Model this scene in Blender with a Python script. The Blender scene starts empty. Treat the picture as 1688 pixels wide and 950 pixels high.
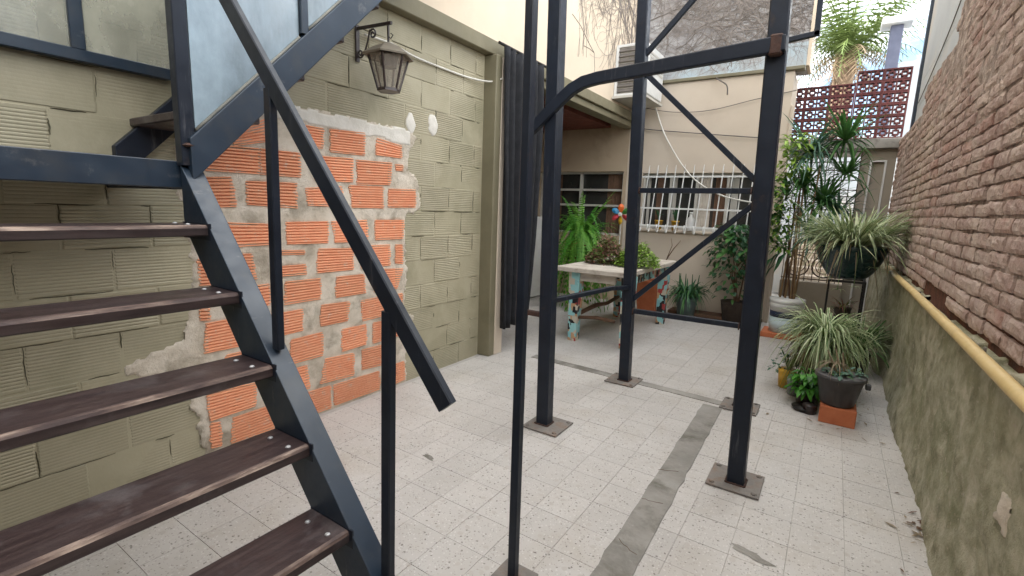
import bpy, math, random
from mathutils import Vector, Matrix, noise as mnoise
R = math.radians
random.seed(7)
scn = bpy.context.scene
COL = scn.collection

# ------------------------------------------------------------------ camera
cam_d = bpy.data.cameras.new("camera")
cam = bpy.data.objects.new("camera", cam_d); COL.objects.link(cam)
rt = Vector((0.83256051, 0.55274098, 0.03633723))
dn = Vector((0.12062465, -0.11688357, -0.98579304))
fw = Vector((-0.54064099, 0.82511553, -0.16398684))
mw = Matrix(((rt.x, -dn.x, -fw.x, 0), (rt.y, -dn.y, -fw.y, 0), (rt.z, -dn.z, -fw.z, 1.3), (0, 0, 0, 1)))
cam.matrix_world = mw
cam_d.sensor_width = 36.0
cam_d.lens = 36.0 * 798.66 / 1688.0
cam_d.clip_start = 0.02
cam_d.clip_end = 600.0
scn.camera = cam

# ------------------------------------------------------------------ sky, sun, exposure
CLOUD_OFF = (3.13, -3.41, 3.7)
SUN_EL, SUN_AZ = R(45), R(-130)          # azimuth measured from +Y towards +X
w = bpy.data.worlds.new("World"); scn.world = w; w.use_nodes = True
nt = w.node_tree
bg = nt.nodes["Background"]
sky = nt.nodes.new("ShaderNodeTexSky")
sky.sky_type = 'NISHITA'; sky.sun_disc = False
sky.sun_elevation = SUN_EL; sky.sun_rotation = SUN_AZ
sky.air_density = 1.0; sky.dust_density = 0.4; sky.ozone_density = 1.0
# broken white cloud over the whole sky
tc = nt.nodes.new("ShaderNodeTexCoord"); mp = nt.nodes.new("ShaderNodeMapping")
mp.inputs['Location'].default_value = CLOUD_OFF; mp.inputs['Scale'].default_value = (1, 1, 1.6)
nt.links.new(tc.outputs['Generated'], mp.inputs[0])
cn = nt.nodes.new("ShaderNodeTexNoise"); cn.inputs['Scale'].default_value = 2.6; cn.inputs['Detail'].default_value = 8; cn.inputs['Roughness'].default_value = .58
nt.links.new(mp.outputs[0], cn.inputs['Vector'])
cr = nt.nodes.new("ShaderNodeValToRGB"); cr.color_ramp.elements[0].position = .42; cr.color_ramp.elements[1].position = .56
nt.links.new(cn.outputs[0], cr.inputs[0])
cm = nt.nodes.new("ShaderNodeMix"); cm.data_type = 'RGBA'
nt.links.new(cr.outputs[0], cm.inputs[0]); nt.links.new(sky.outputs[0], cm.inputs[6]); cm.inputs[7].default_value = (18.0, 17.8, 17.6, 1)
nt.links.new(cm.outputs[2], bg.inputs[0]); bg.inputs[1].default_value = 0.08
sd = bpy.data.lights.new("sun", 'SUN'); sd.energy = 3.2; sd.angle = R(0.5); sd.color = (1.0, 0.95, 0.87)
so = bpy.data.objects.new("sun", sd); COL.objects.link(so)
sdir = Vector((math.sin(SUN_AZ) * math.cos(SUN_EL), math.cos(SUN_AZ) * math.cos(SUN_EL), math.sin(SUN_EL)))
so.rotation_euler = sdir.to_track_quat('Z', 'Y').to_euler()
vs = scn.view_settings
vs.view_transform = 'Standard'; vs.look = 'None'; vs.gamma = 1.0
vs.exposure = 2.2
try:
    vs.use_white_balance = True; vs.white_balance_temperature = 6500; vs.white_balance_tint = 8
except Exception:
    pass
scn.cycles.max_bounces = 8
scn.cycles.diffuse_bounces = 5

# ------------------------------------------------------------------ materials
def ramp(nt, fac, cols, pos=None):
    r = nt.nodes.new("ShaderNodeValToRGB")
    n = len(cols); e = r.color_ramp.elements
    while len(e) < n: e.new(0.5)
    for i, c in enumerate(cols):
        e[i].position = pos[i] if pos else 0.3 + 0.4 * i / max(1, n - 1)
        e[i].color = (*c, 1)
    nt.links.new(fac, r.inputs[0]); return r.outputs[0]

def mixc(nt, fac, a, b, mode='MIX'):
    m = nt.nodes.new("ShaderNodeMix"); m.data_type = 'RGBA'; m.blend_type = mode
    for s, v in ((m.inputs[0], fac), (m.inputs[6], a), (m.inputs[7], b)):
        if hasattr(v, 'is_linked'): nt.links.new(v, s)
        elif isinstance(v, (int, float)): s.default_value = v
        else: s.default_value = (*v, 1)
    return m.outputs[2]

def noise_tex(nt, pos, scale, detail=6, rough=0.6, dist=0.0, stretch=None):
    if stretch:
        mp = nt.nodes.new("ShaderNodeMapping"); mp.inputs['Scale'].default_value = stretch
        nt.links.new(pos, mp.inputs[0]); pos = mp.outputs[0]
    n = nt.nodes.new("ShaderNodeTexNoise"); n.inputs['Scale'].default_value = scale
    n.inputs['Detail'].default_value = detail; n.inputs['Roughness'].default_value = rough
    n.inputs['Distortion'].default_value = dist
    nt.links.new(pos, n.inputs['Vector']); return n.outputs[0]

def mathn(nt, op, a, b=0.0):
    m = nt.nodes.new("ShaderNodeMath"); m.operation = op
    for s, v in ((m.inputs[0], a), (m.inputs[1], b)):
        if hasattr(v, 'is_linked'): nt.links.new(v, s)
        else: s.default_value = v
    return m.outputs[0]

def M(name, cols, scale=6, rough=0.7, bump=0.0, bscale=60, metal=0.0, rnd=0.0, rnd_cols=None,
      stain=None, stain_scale=2.0, stain_pos=(0.5, 0.65), stretch=None, fleck=None, fleck_scale=40, fleck_pos=(0.6, 0.68), fleck_stretch=None, spec=0.4, pos=None):
    m = bpy.data.materials.new(name); m.use_nodes = True
    nt = m.node_tree; b = nt.nodes["Principled BSDF"]
    g = nt.nodes.new("ShaderNodeNewGeometry"); P = g.outputs['Position']
    c = ramp(nt, noise_tex(nt, P, scale, stretch=stretch), cols, pos)
    oi = nt.nodes.new("ShaderNodeObjectInfo")
    if rnd_cols:
        rr = ramp(nt, oi.outputs['Random'], rnd_cols, [i / max(1, len(rnd_cols) - 1) for i in range(len(rnd_cols))])
        c = mixc(nt, rnd, c, rr)
    elif rnd:
        v = mathn(nt, 'MULTIPLY_ADD', oi.outputs['Random'], rnd * 2); v.node.inputs[2].default_value = 1 - rnd
        c = mixc(nt, 1.0, c, v, 'MULTIPLY')
    if stain:
        f = ramp(nt, noise_tex(nt, P, stain_scale, 8, 0.65, 0.3), [(0, 0, 0), (1, 1, 1)], stain_pos)
        c = mixc(nt, f, c, stain)
    if fleck:
        f = ramp(nt, noise_tex(nt, P, fleck_scale, 5, 0.7, stretch=fleck_stretch), [(0, 0, 0), (1, 1, 1)], fleck_pos)
        c = mixc(nt, f, c, fleck)
    nt.links.new(c, b.inputs['Base Color'])
    rv = ramp(nt, noise_tex(nt, P, scale * 2.3), [(max(0, rough - .12),) * 3, (min(1, rough + .1),) * 3])
    nt.links.new(rv, b.inputs['Roughness'])
    b.inputs['Metallic'].default_value = metal
    b.inputs['Specular IOR Level'].default_value = spec
    if bump:
        bn = nt.nodes.new("ShaderNodeBump"); bn.inputs['Strength'].default_value = bump; bn.inputs['Distance'].default_value = 0.01
        nt.links.new(noise_tex(nt, P, bscale, 8, 0.65), bn.inputs['Height'])
        nt.links.new(bn.outputs[0], b.inputs['Normal'])
    return m

def leafmat(name, cols, rough=0.5, scale=12):
    m = M(name, cols, scale=scale, rough=rough, rnd=0.12, spec=0.35)
    nt = m.node_tree; b = nt.nodes["Principled BSDF"]; out = nt.nodes["Material Output"]
    t = nt.nodes.new("ShaderNodeBsdfTranslucent"); mx = nt.nodes.new("ShaderNodeMixShader"); mx.inputs[0].default_value = 0.25
    src = b.inputs['Base Color'].links[0].from_socket
    nt.links.new(src, t.inputs[0]); nt.links.new(b.outputs[0], mx.inputs[1]); nt.links.new(t.outputs[0], mx.inputs[2])
    nt.links.new(mx.outputs[0], out.inputs[0]); return m

def glassmat(name, col, alpha, rough=0.25):
    m = M(name, [tuple(c * .55 for c in col), tuple(c * 1.1 for c in col)], scale=5, stretch=(1, 1.6, .5), stain=tuple(c * 1.5 for c in col), stain_scale=2.2, stain_pos=(.45, .75), rough=rough, bump=0.06, bscale=90, spec=0.7)  # streaks and pale patches paint smears and reflections into the colour
    b = m.node_tree.nodes["Principled BSDF"]; b.inputs['Alpha'].default_value = alpha
    return m

MAT = {}
# terrazzo
def terrazzo():
    m = M('terrazzo', [(.42, .395, .367), (.49, .465, .437)], scale=2.5, rough=0.55, bump=0.05, bscale=80, rnd=0.04,
          stain=(.38, .335, .28), stain_scale=2.3, stain_pos=(0.52, 0.85))
    nt = m.node_tree; b = nt.nodes["Principled BSDF"]
    g = nt.nodes.new("ShaderNodeNewGeometry"); P = g.outputs['Position']
    base = b.inputs['Base Color'].links[0].from_socket
    for sc, d, th, col in ((64, .27, .78, (.14, .125, .11)), (120, .30, .66, (.27, .245, .22)), (90, .32, .70, (.56, .54, .51)), (46, .20, .90, (.12, .10, .09)), (30, .34, .80, (.41, .375, .34))):
        nz = nt.nodes.new("ShaderNodeTexNoise"); nz.inputs['Scale'].default_value = sc * 1.2
        nt.links.new(P, nz.inputs[0])
        wp = nt.nodes.new("ShaderNodeMixRGB"); wp.inputs[0].default_value = 0.012; wp.blend_type = 'ADD'
        nt.links.new(P, wp.inputs[1]); nt.links.new(nz.outputs[1], wp.inputs[2])
        v = nt.nodes.new("ShaderNodeTexVoronoi"); v.inputs['Scale'].default_value = sc
        nt.links.new(wp.outputs[0], v.inputs['Vector'])
        sep = nt.nodes.new("ShaderNodeSeparateColor"); nt.links.new(v.outputs['Color'], sep.inputs[0])
        f1 = mathn(nt, 'LESS_THAN', v.outputs['Distance'], d)
        f2 = mathn(nt, 'GREATER_THAN', sep.outputs[0], th)
        f = mathn(nt, 'MULTIPLY', f1, f2)
        f = mathn(nt, 'MULTIPLY', f, 0.8)
        base = mixc(nt, f, base, col)
    nt.links.new(base, b.inputs['Base Color']); return m
MAT['terrazzo'] = terrazzo()
MAT['joint'] = M('joint', [(.35, .325, .30), (.42, .395, .365)], rough=.9, bump=.2)
MAT['concrete'] = M('concrete', [(.19, .18, .16), (.25, .235, .21), (.31, .295, .265)], scale=5, rough=.85, bump=.35, bscale=50, stain=(.13, .12, .10), stain_scale=4, fleck=(.33, .32, .29), fleck_pos=(.62, .8))
MAT['olive'] = M('olive_paint', [(.315, .285, .195), (.365, .33, .235)], scale=4, rough=.55, bump=.12, bscale=45, rnd=.07, stain=(.245, .23, .15), stain_scale=2.2, stain_pos=(.48, .75), fleck=(.42, .39, .30), fleck_scale=18, fleck_pos=(.69, .8))
MAT['olive_joint'] = M('olive_joint', [(.05, .044, .026), (.11, .10, .06)], scale=9, rough=.8, bump=.4, bscale=70)
MAT['olive_beam'] = M('olive_beam', [(.15, .134, .085), (.195, .174, .112)], scale=4, rough=.6, bump=.1)
MAT['brick_o'] = M('orange_brick', [(.76, .325, .18), (.80, .385, .225)], scale=14, rough=.85, bump=.25, bscale=120, rnd=.10, fleck=(.60, .48, .38), fleck_scale=22, fleck_pos=(.58, .74))
MAT['mortar'] = M('patch_mortar', [(.43, .37, .295), (.56, .495, .41), (.64, .58, .50)], scale=9, rough=.95, bump=.7, bscale=60, stain=(.28, .245, .19), stain_scale=7, stain_pos=(.5, .7))
MAT['mortar_w'] = M('white_plaster', [(.56, .53, .47), (.66, .63, .58)], scale=12, rough=.9, bump=.3)
MAT['oldbrick'] = M('old_brick', [(.28, .18, .155), (.42, .305, .265), (.57, .46, .41)], scale=16, rough=.92, bump=1.0, bscale=70, rnd=.30, pos=[.32, .5, .68],
                    rnd_cols=[(.36, .215, .18), (.47, .35, .305), (.39, .25, .21), (.54, .43, .385), (.42, .29, .245), (.48, .37, .325), (.42, .285, .25), (.40, .14, .09)],
                    stain=(.58, .475, .41), stain_scale=2.6, stain_pos=(.46, .68), fleck=(.12, .08, .065), fleck_scale=30, fleck_pos=(.62, .74))
MAT['oldmortar'] = M('old_mortar', [(.14, .10, .085), (.35, .275, .235), (.56, .47, .41)], scale=12, rough=.95, bump=1.0, bscale=50)
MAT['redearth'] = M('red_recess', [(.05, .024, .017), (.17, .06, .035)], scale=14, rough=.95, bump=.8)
MAT['plaster'] = M('old_plaster', [(.205, .20, .125), (.375, .36, .255), (.53, .495, .38)], scale=11, rough=.95, bump=1.0, bscale=110, stain=(.225, .23, .13), stain_scale=3.2, stain_pos=(.48, .72),
                   fleck=(.47, .42, .33), fleck_scale=42, fleck_pos=(.57, .68))
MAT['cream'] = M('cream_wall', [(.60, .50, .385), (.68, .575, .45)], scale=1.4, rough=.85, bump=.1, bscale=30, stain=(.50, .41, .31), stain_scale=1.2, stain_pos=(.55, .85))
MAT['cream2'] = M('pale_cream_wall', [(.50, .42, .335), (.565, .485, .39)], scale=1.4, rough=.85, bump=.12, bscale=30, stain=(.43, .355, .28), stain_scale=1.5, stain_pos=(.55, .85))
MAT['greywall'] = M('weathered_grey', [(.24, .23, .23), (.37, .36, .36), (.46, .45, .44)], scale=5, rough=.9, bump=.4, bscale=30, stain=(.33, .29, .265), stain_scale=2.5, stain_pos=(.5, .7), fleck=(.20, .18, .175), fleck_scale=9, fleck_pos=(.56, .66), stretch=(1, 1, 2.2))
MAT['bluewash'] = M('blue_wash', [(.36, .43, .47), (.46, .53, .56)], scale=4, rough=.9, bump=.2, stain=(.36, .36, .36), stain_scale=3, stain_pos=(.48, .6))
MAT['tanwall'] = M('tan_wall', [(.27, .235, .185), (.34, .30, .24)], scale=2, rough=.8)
MAT['cream_shaded'] = M('warm_cream_shaded', [(.40, .31, .215), (.46, .365, .26)], scale=1.5, rough=.85, bump=.1, stain=(.34, .265, .185), stain_scale=1.4)  # warmer cream paint, darkened to put the recess shade into the colour
MAT['slate'] = M('blue_grey_render', [(.10, .11, .16), (.14, .15, .21)], rough=.8)
MAT['whitewall'] = M('white_wall', [(.46, .50, .54), (.56, .60, .63)], scale=2, rough=.8, bump=.08, stain=(.6, .58, .54), stain_scale=1.3)
MAT['steel'] = M('blue_black_steel', [(.008, .011, .018), (.013, .018, .029)], scale=9, rough=.42, bump=.03, bscale=60, spec=.28, stain=(.04, .028, .022), stain_scale=6, stain_pos=(.62, .74), fleck=(.06, .062, .07), fleck_scale=30, fleck_pos=(.60, .72), fleck_stretch=(1, 1, .10))
MAT['steelb'] = M('slate_blue_steel', [(.011, .021, .036), (.016, .029, .048)], scale=6, rough=.40, bump=.03, bscale=60, spec=.5, stain=(.03, .035, .042), stain_scale=5, stain_pos=(.5, .7), fleck=(.10, .105, .11), fleck_scale=36, fleck_pos=(.62, .74), fleck_stretch=(1, .2, .2))
MAT['rust'] = M('rusty_plate', [(.16, .145, .13), (.21, .19, .17), (.21, .145, .105)], scale=14, rough=.8, bump=.3, metal=.2)
MAT['weld'] = M('rust_weld', [(.032, .02, .018), (.075, .036, .024)], scale=40, rough=.85, bump=.4)
MAT['bolt'] = M('zinc_bolt', [(.34, .34, .34), (.45, .45, .45)], rough=.5, metal=.3)
MAT['tread'] = M('dark_tread_wood', [(.018, .011, .012), (.036, .023, .023), (.058, .040, .038)], scale=5, rnd=.18, rough=.42, bump=.16, bscale=24, stretch=(14, 1, 14), stain=(.13, .115, .115), stain_scale=4.5, stain_pos=(.55, .80), spec=.5)
MAT['nosing'] = M('worn_nosing', [(.045, .027, .025), (.12, .08, .065), (.33, .25, .20)], scale=5, rough=.65, bump=.2, stretch=(5, 1, 5), pos=[.40, .53, .66])
MAT['glass'] = glassmat('frosted_glass', (.25, .32, .37), .90, .18)
MAT['glass2'] = glassmat('dusty_glass', (.44, .44, .36), .45)
MAT['putty'] = M('putty', [(.13, .13, .115), (.22, .21, .18)], rough=.8, bump=.3)
MAT['darkglass'] = M('dark_pane', [(.02, .022, .022), (.05, .05, .045)], scale=2, rough=.1, spec=.8)
MAT['white'] = M('white_paint', [(.56, .56, .54), (.66, .66, .64)], rough=.45)
MAT['offwhite'] = M('offwhite_metal', [(.42, .40, .36), (.52, .50, .45)], rough=.5, fleck=(.35, .3, .25), fleck_scale=25, fleck_pos=(.66, .74))
MAT['black'] = M('black_iron', [(.012, .011, .011), (.022, .020, .019)], rough=.5)
MAT['brown_iron'] = M('brown_iron', [(.035, .022, .018), (.06, .04, .032)], rough=.6)
MAT['cloth'] = M('black_cloth', [(.007, .0075, .010), (.014, .015, .019)], rough=.8, scale=10)
MAT['pipe'] = M('cream_pipe', [(.58, .43, .19), (.67, .51, .25)], scale=8, rough=.5, stain=(.45, .34, .18), stain_scale=6, stain_pos=(.55, .75))
MAT['lampglass'] = M('lamp_glass', [(.30, .265, .22), (.36, .32, .27)], rough=.12, spec=.7); MAT['lampglass'].node_tree.nodes['Principled BSDF'].inputs['Alpha'].default_value = .5
MAT['lampred'] = M('lamp_metal', [(.025, .018, .018), (.045, .03, .028)], rough=.4, spec=.6)
MAT['lampcap'] = M('lamp_cap', [(.16, .14, .11), (.26, .23, .18)], rough=.6)
MAT['cable'] = M('white_cable', [(.55, .53, .48), (.66, .64, .58)], rough=.6)
MAT['cableb'] = M('grey_cable', [(.10, .09, .08), (.16, .14, .125)], rough=.7)
MAT['twig'] = M('dry_creeper', [(.20, .17, .15), (.27, .24, .22)], rough=.9)
MAT['terracotta'] = M('terracotta', [(.40, .115, .048), (.50, .16, .07)], scale=12, rough=.85, bump=.2)
MAT['greypot'] = M('grey_pot', [(.05, .048, .048), (.075, .07, .07)], rough=.55)
MAT['greenpot'] = M('dark_green_pot', [(.008, .026, .028), (.014, .042, .044)], rough=.3, spec=.6)
MAT['tealpot'] = M('grey_green_pot', [(.06, .085, .08), (.11, .14, .13)], rough=.6)
MAT['yellow'] = M('yellow_pot', [(.60, .33, .02), (.68, .40, .04)], rough=.45)
MAT['palegrey'] = M('pale_grey_pot', [(.22, .23, .22), (.30, .31, .30)], rough=.6)
MAT['blue'] = M('dark_blue_band', [(.012, .02, .05), (.02, .03, .07)], rough=.5)
MAT['palegreen'] = M('pale_bucket', [(.42, .52, .54), (.52, .61, .62)], rough=.5)
MAT['soil'] = M('soil', [(.025, .017, .012), (.05, .035, .025)], rough=1, bump=.8)
MAT['redbrown'] = M('red_ceiling', [(.13, .035, .025), (.19, .055, .04)], rough=.7)
MAT['breeze'] = M('maroon_block', [(.10, .030, .032), (.155, .052, .05)], scale=10, rough=.85, bump=.3, rnd=.15)
MAT['tabletop'] = M('worn_table_top', [(.34, .29, .235), (.52, .47, .40), (.58, .53, .46)], scale=7, rough=.8, bump=.25, stain=(.22, .17, .13), stain_scale=6, stain_pos=(.62, .75))
MAT['branch'] = M('brown_branch', [(.09, .05, .03), (.16, .09, .055)], rough=.9, bump=.5)
MAT['cane'] = M('tan_cane', [(.22, .13, .06), (.36, .24, .12)], rough=.7)
for k, c in dict(or_=(.55, .11, .02), bl=(.01, .15, .28), rd=(.38, .03, .045), ye=(.52, .33, .02), gr=(.05, .2, .04)).items():
    MAT['petal_' + k] = M('petal_' + k, [c, tuple(x * 1.1 for x in c)], rough=.4)
# plants
MAT['lf_var'] = leafmat('strap_green', [(.09, .175, .05), (.15, .25, .085)])
MAT['lf_cream'] = leafmat('strap_cream', [(.46, .52, .29), (.58, .62, .40)])
MAT['lf_fern'] = leafmat('fern_green', [(.09, .27, .025), (.18, .40, .05)])
MAT['lf_bright'] = leafmat('bright_green', [(.05, .22, .02), (.11, .34, .04)])
MAT['lf_dark'] = leafmat('dark_green', [(.025, .08, .038), (.055, .14, .06)], .35)
MAT['lf_mid'] = leafmat('mid_green', [(.04, .125, .035), (.085, .20, .05)])
MAT['lf_lime'] = leafmat('lime_green', [(.20, .36, .04), (.33, .48, .09)])
MAT['lf_olive'] = leafmat('olive_green', [(.10, .15, .035), (.19, .25, .07)])
MAT['lf_red'] = leafmat('reddish_leaf', [(.20, .07, .06), (.32, .16, .11)])
MAT['lf_dead'] = leafmat('dead_leaf', [(.20, .15, .09), (.32, .25, .16)])
MAT['lf_blue'] = leafmat('blue_green', [(.055, .13, .09), (.12, .22, .15)])
MAT['palm_lf'] = leafmat('palm_leaf', [(.07, .11, .03), (.13, .17, .05)])
MAT['palm_dead'] = leafmat('palm_dead', [(.12, .085, .05), (.18, .13, .085)])
MAT['palm_tr'] = M('palm_trunk', [(.16, .11, .075), (.30, .21, .14)], scale=6, rough=.95, bump=.8)
def mosaic():
    m = M('mosaic', [(.25, .5, .5), (.35, .6, .6)], rough=.35)
    nt = m.node_tree; b = nt.nodes["Principled BSDF"]
    g = nt.nodes.new("ShaderNodeNewGeometry")
    v = nt.nodes.new("ShaderNodeTexVoronoi"); v.inputs['Scale'].default_value = 17; v.distance = 'CHEBYCHEV'
    nt.links.new(g.outputs['Position'], v.inputs['Vector'])
    s = nt.nodes.new("ShaderNodeSeparateColor"); nt.links.new(v.outputs['Color'], s.inputs[0])
    r = nt.nodes.new("ShaderNodeValToRGB"); r.color_ramp.interpolation = 'CONSTANT'
    cs = [(.22, .47, .50), (.015, .015, .018), (.50, .45, .36), (.26, .52, .53), (.58, .52, .42), (.35, .05, .05), (.02, .02, .02), (.30, .56, .56), (.5, .3, .16)]
    e = r.color_ramp.elements
    while len(e) < len(cs): e.new(.5)
    for i, c in enumerate(cs): e[i].position = i / len(cs); e[i].color = (*c, 1)
    nt.links.new(s.outputs[0], r.inputs[0])
    nt.links.new(r.outputs[0], b.inputs['Base Color']); return m
MAT['mosaic'] = mosaic()

# ------------------------------------------------------------------ mesh builder
class MB:
    def __init__(s): s.v, s.f, s.m = [], [], []
    def add(s, vs, fs, mi=0):
        o = len(s.v); s.v += [tuple(p) for p in vs]
        s.f += [tuple(i + o for i in f) for f in fs]; s.m += [mi] * len(fs)
    def box(s, lo, hi, mi=0):
        x0, y0, z0 = lo; x1, y1, z1 = hi
        s.add([(x0, y0, z0), (x1, y0, z0), (x1, y1, z0), (x0, y1, z0), (x0, y0, z1), (x1, y0, z1), (x1, y1, z1), (x0, y1, z1)],
              [(0, 3, 2, 1), (4, 5, 6, 7), (0, 1, 5, 4), (1, 2, 6, 5), (2, 3, 7, 6), (3, 0, 4, 7)], mi)
    def bbox(s, lo, hi, c=.004, mi=0):
        """box with chamfered vertical and horizontal edges (24 vertices)"""
        vs = []; 
        for sx in (0, 1):
            for sy in (0, 1):
                for sz in (0, 1):
                    p = [hi[0] if sx else lo[0], hi[1] if sy else lo[1], hi[2] if sz else lo[2]]
                    d = [(-c if sx else c), (-c if sy else c), (-c if sz else c)]
                    for ax in range(3):
                        q = [p[i] + (d[i] if i != ax else 0) for i in range(3)]
                        vs.append(q)
        I = lambda sx, sy, sz, ax: ((sx * 2 + sy) * 2 + sz) * 3 + ax
        fs = []
        fs += [tuple(I(0, a, b, 0) for a, b in ((0, 0), (0, 1), (1, 1), (1, 0))), tuple(I(1, a, b, 0) for a, b in ((0, 0), (1, 0), (1, 1), (0, 1)))]
        fs += [tuple(I(a, 0, b, 1) for a, b in ((0, 0), (1, 0), (1, 1), (0, 1))), tuple(I(a, 1, b, 1) for a, b in ((0, 0), (0, 1), (1, 1), (1, 0)))]
        fs += [tuple(I(a, b, 0, 2) for a, b in ((0, 0), (0, 1), (1, 1), (1, 0))), tuple(I(a, b, 1, 2) for a, b in ((0, 0), (1, 0), (1, 1), (0, 1)))]
        for a in (0, 1):
            for b in (0, 1):
                fs += [(I(a, b, 0, 0), I(a, b, 1, 0), I(a, b, 1, 1), I(a, b, 0, 1)), (I(a, 0, b, 0), I(a, 1, b, 0), I(a, 1, b, 2), I(a, 0, b, 2)), (I(0, a, b, 1), I(1, a, b, 1), I(1, a, b, 2), I(0, a, b, 2))]
                for d in (0, 1): fs.append((I(a, b, d, 0), I(a, b, d, 1), I(a, b, d, 2)))
        s.add(vs, fs, mi)
    def bar(s, p0, p1, w, h, up=(0, 0, 1), mi=0, c=0.003):
        """rectangular bar p0->p1; w across, h along up; small chamfer"""
        p0, p1 = Vector(p0), Vector(p1); d = (p1 - p0).normalized(); up = Vector(up)
        sd = d.cross(up)
        if sd.length < 1e-5: sd = d.cross(Vector((0, 1, 0)))
        sd.normalize(); u = sd.cross(d).normalized()
        a, b = w / 2, h / 2; c = min(c, a * .4, b * .4)
        prof = [(-a + c, -b), (a - c, -b), (a, -b + c), (a, b - c), (a - c, b), (-a + c, b), (-a, b - c), (-a, -b + c)]
        vs = [p + sd * x + u * y for p in (p0, p1) for x, y in prof]; n = 8
        fs = [(i, (i + 1) % n, n + (i + 1) % n, n + i) for i in range(n)] + [tuple(range(n - 1, -1, -1)), tuple(range(n, 2 * n))]
        s.add(vs, fs, mi)
    def tube(s, pts, r, n=8, mi=0, cap=True):
        pts = [Vector(p) for p in pts]; rs = r if isinstance(r, (list, tuple)) else [r] * len(pts)
        vs = []; prev = None
        for i, p in enumerate(pts):
            d = (pts[min(i + 1, len(pts) - 1)] - pts[max(i - 1, 0)]).normalized()
            if prev is None:
                prev = d.cross(Vector((0, 0, 1)))
                if prev.length < .1: prev = d.cross(Vector((1, 0, 0)))
            a = (prev - d * prev.dot(d))
            if a.length < 1e-6: a = d.orthogonal()
            a.normalize(); b = d.cross(a); prev = a
            vs += [p + (a * math.cos(2 * math.pi * k / n) + b * math.sin(2 * math.pi * k / n)) * rs[i] for k in range(n)]
        fs = [(i * n + k, i * n + (k + 1) % n, (i + 1) * n + (k + 1) % n, (i + 1) * n + k) for i in range(len(pts) - 1) for k in range(n)]
        if cap: fs += [tuple(range(n - 1, -1, -1)), tuple(range((len(pts) - 1) * n, len(pts) * n))]
        s.add(vs, fs, mi)
    def lathe(s, prof, n=28, c=(0, 0, 0), mi=0, squash=1.0):
        vs = [(c[0] + r * math.cos(2 * math.pi * k / n), c[1] + r * squash * math.sin(2 * math.pi * k / n), c[2] + z) for r, z in prof for k in range(n)]
        fs = [(i * n + k, i * n + (k + 1) % n, (i + 1) * n + (k + 1) % n, (i + 1) * n + k) for i in range(len(prof) - 1) for k in range(n)]
        fs += [tuple(range(n - 1, -1, -1)), tuple(range((len(prof) - 1) * n, len(prof) * n))]
        s.add(vs, fs, mi)
    def build(s, name, mats, parent=None, smooth=False, loc=None):
        me = bpy.data.meshes.new(name); me.from_pydata(s.v, [], s.f)
        if not isinstance(mats, (list, tuple)): mats = [mats]
        for m in mats: me.materials.append(MAT[m] if isinstance(m, str) else m)
        if len(mats) > 1: me.polygons.foreach_set('material_index', s.m)
        if smooth: me.polygons.foreach_set('use_smooth', [True] * len(me.polygons))
        me.update()
        o = bpy.data.objects.new(name, me); COL.objects.link(o)
        if parent: o.parent = parent
        if loc: o.location = loc
        return o

def inst(name, me, parent, loc, rot=(0, 0, 0), sc=(1, 1, 1)):
    o = bpy.data.objects.new(name, me); COL.objects.link(o); o.parent = parent
    o.location = loc; o.rotation_euler = rot; o.scale = sc; return o

def thing(name, label, cat, group=None):
    o = bpy.data.objects.new(name, None); COL.objects.link(o); o.empty_display_size = .1
    o['label'] = label; o['category'] = cat
    if group: o['group'] = group
    return o
def tag(o, label, cat, group=None):
    o['label'] = label; o['category'] = cat
    if group: o['group'] = group
    return o
def structure(o): o['kind'] = 'structure'; return o
def stuff(o): o['kind'] = 'stuff'; return o
def U(a, b): return random.uniform(a, b)

# ------------------------------------------------------------------ floor
g = MB(); g.add([(-60, -60, -.03), (60, -60, -.03), (60, 120, -.03), (-60, 120, -.03)], [(0, 1, 2, 3)])
structure(g.build('ground', 'concrete'))
g = MB(); g.add([(-6, -4, -.003), (.7, -4, -.003), (.7, 9.2, -.003), (-6, 9.2, -.003)], [(0, 1, 2, 3)])
floor = structure(g.build('floor', 'joint'))
TS, X0, Y0 = 0.19, -1.335, 1.33
tm = MB(); hgap = .0004
tm.add([(-TS / 2 + hgap, -TS / 2 + hgap, -.003), (TS / 2 - hgap, -TS / 2 + hgap, -.003), (TS / 2 - hgap, TS / 2 - hgap, -.003), (-TS / 2 + hgap, TS / 2 - hgap, -.003)] +
       [(sx * (TS / 2 - .0011), sy * (TS / 2 - .0011), 0) for sx, sy in ((-1, -1), (1, -1), (1, 1), (-1, 1))],
       [(4, 5, 6, 7), (0, 1, 5, 4), (1, 2, 6, 5), (2, 3, 7, 6), (3, 0, 4, 7)])
tile_me = None; cands = []; rest = []
cpos = Vector((0, 0, 1.3))
for i in range(-24, 11):
    for j in range(-10, 42):
        x, y = X0 + (i + .5) * TS, Y0 + (j + .5) * TS
        if x > .6 or x < -5.2: continue
        if x < -2.55 and y < 3.4: continue
        d = Vector((x, y, 0)) - cpos; dep = d.dot(fw)
        if dep < .3: rest.append((x, y)); continue
        u = d.dot(rt) / dep * 798.66 + 844; v = d.dot(dn) / dep * 798.66 + 475
        if -40 < u < 1728 and v < 1000: cands.append((dep, x, y))
        else: rest.append((x, y))
cands.sort(); 
for k, (dep, x, y) in enumerate(cands):
    if k >= 290: rest.append((x, y)); continue
    if tile_me is None:
        o = tm.build('tile', 'terrazzo', floor); tile_me = o.data
    else: o = inst('tile', tile_me, floor, (0, 0, 0))
    o.location = (x, y, U(-.0006, .0004)); o.rotation_euler = (U(-.0015, .0015), U(-.0015, .0015), 0)
rb = MB()
for x, y in rest: rb.add([(a + x, b + y, c) for a, b, c in tm.v], tm.f)
stuff(rb.build('far_tiles', 'terrazzo', floor))

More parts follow.
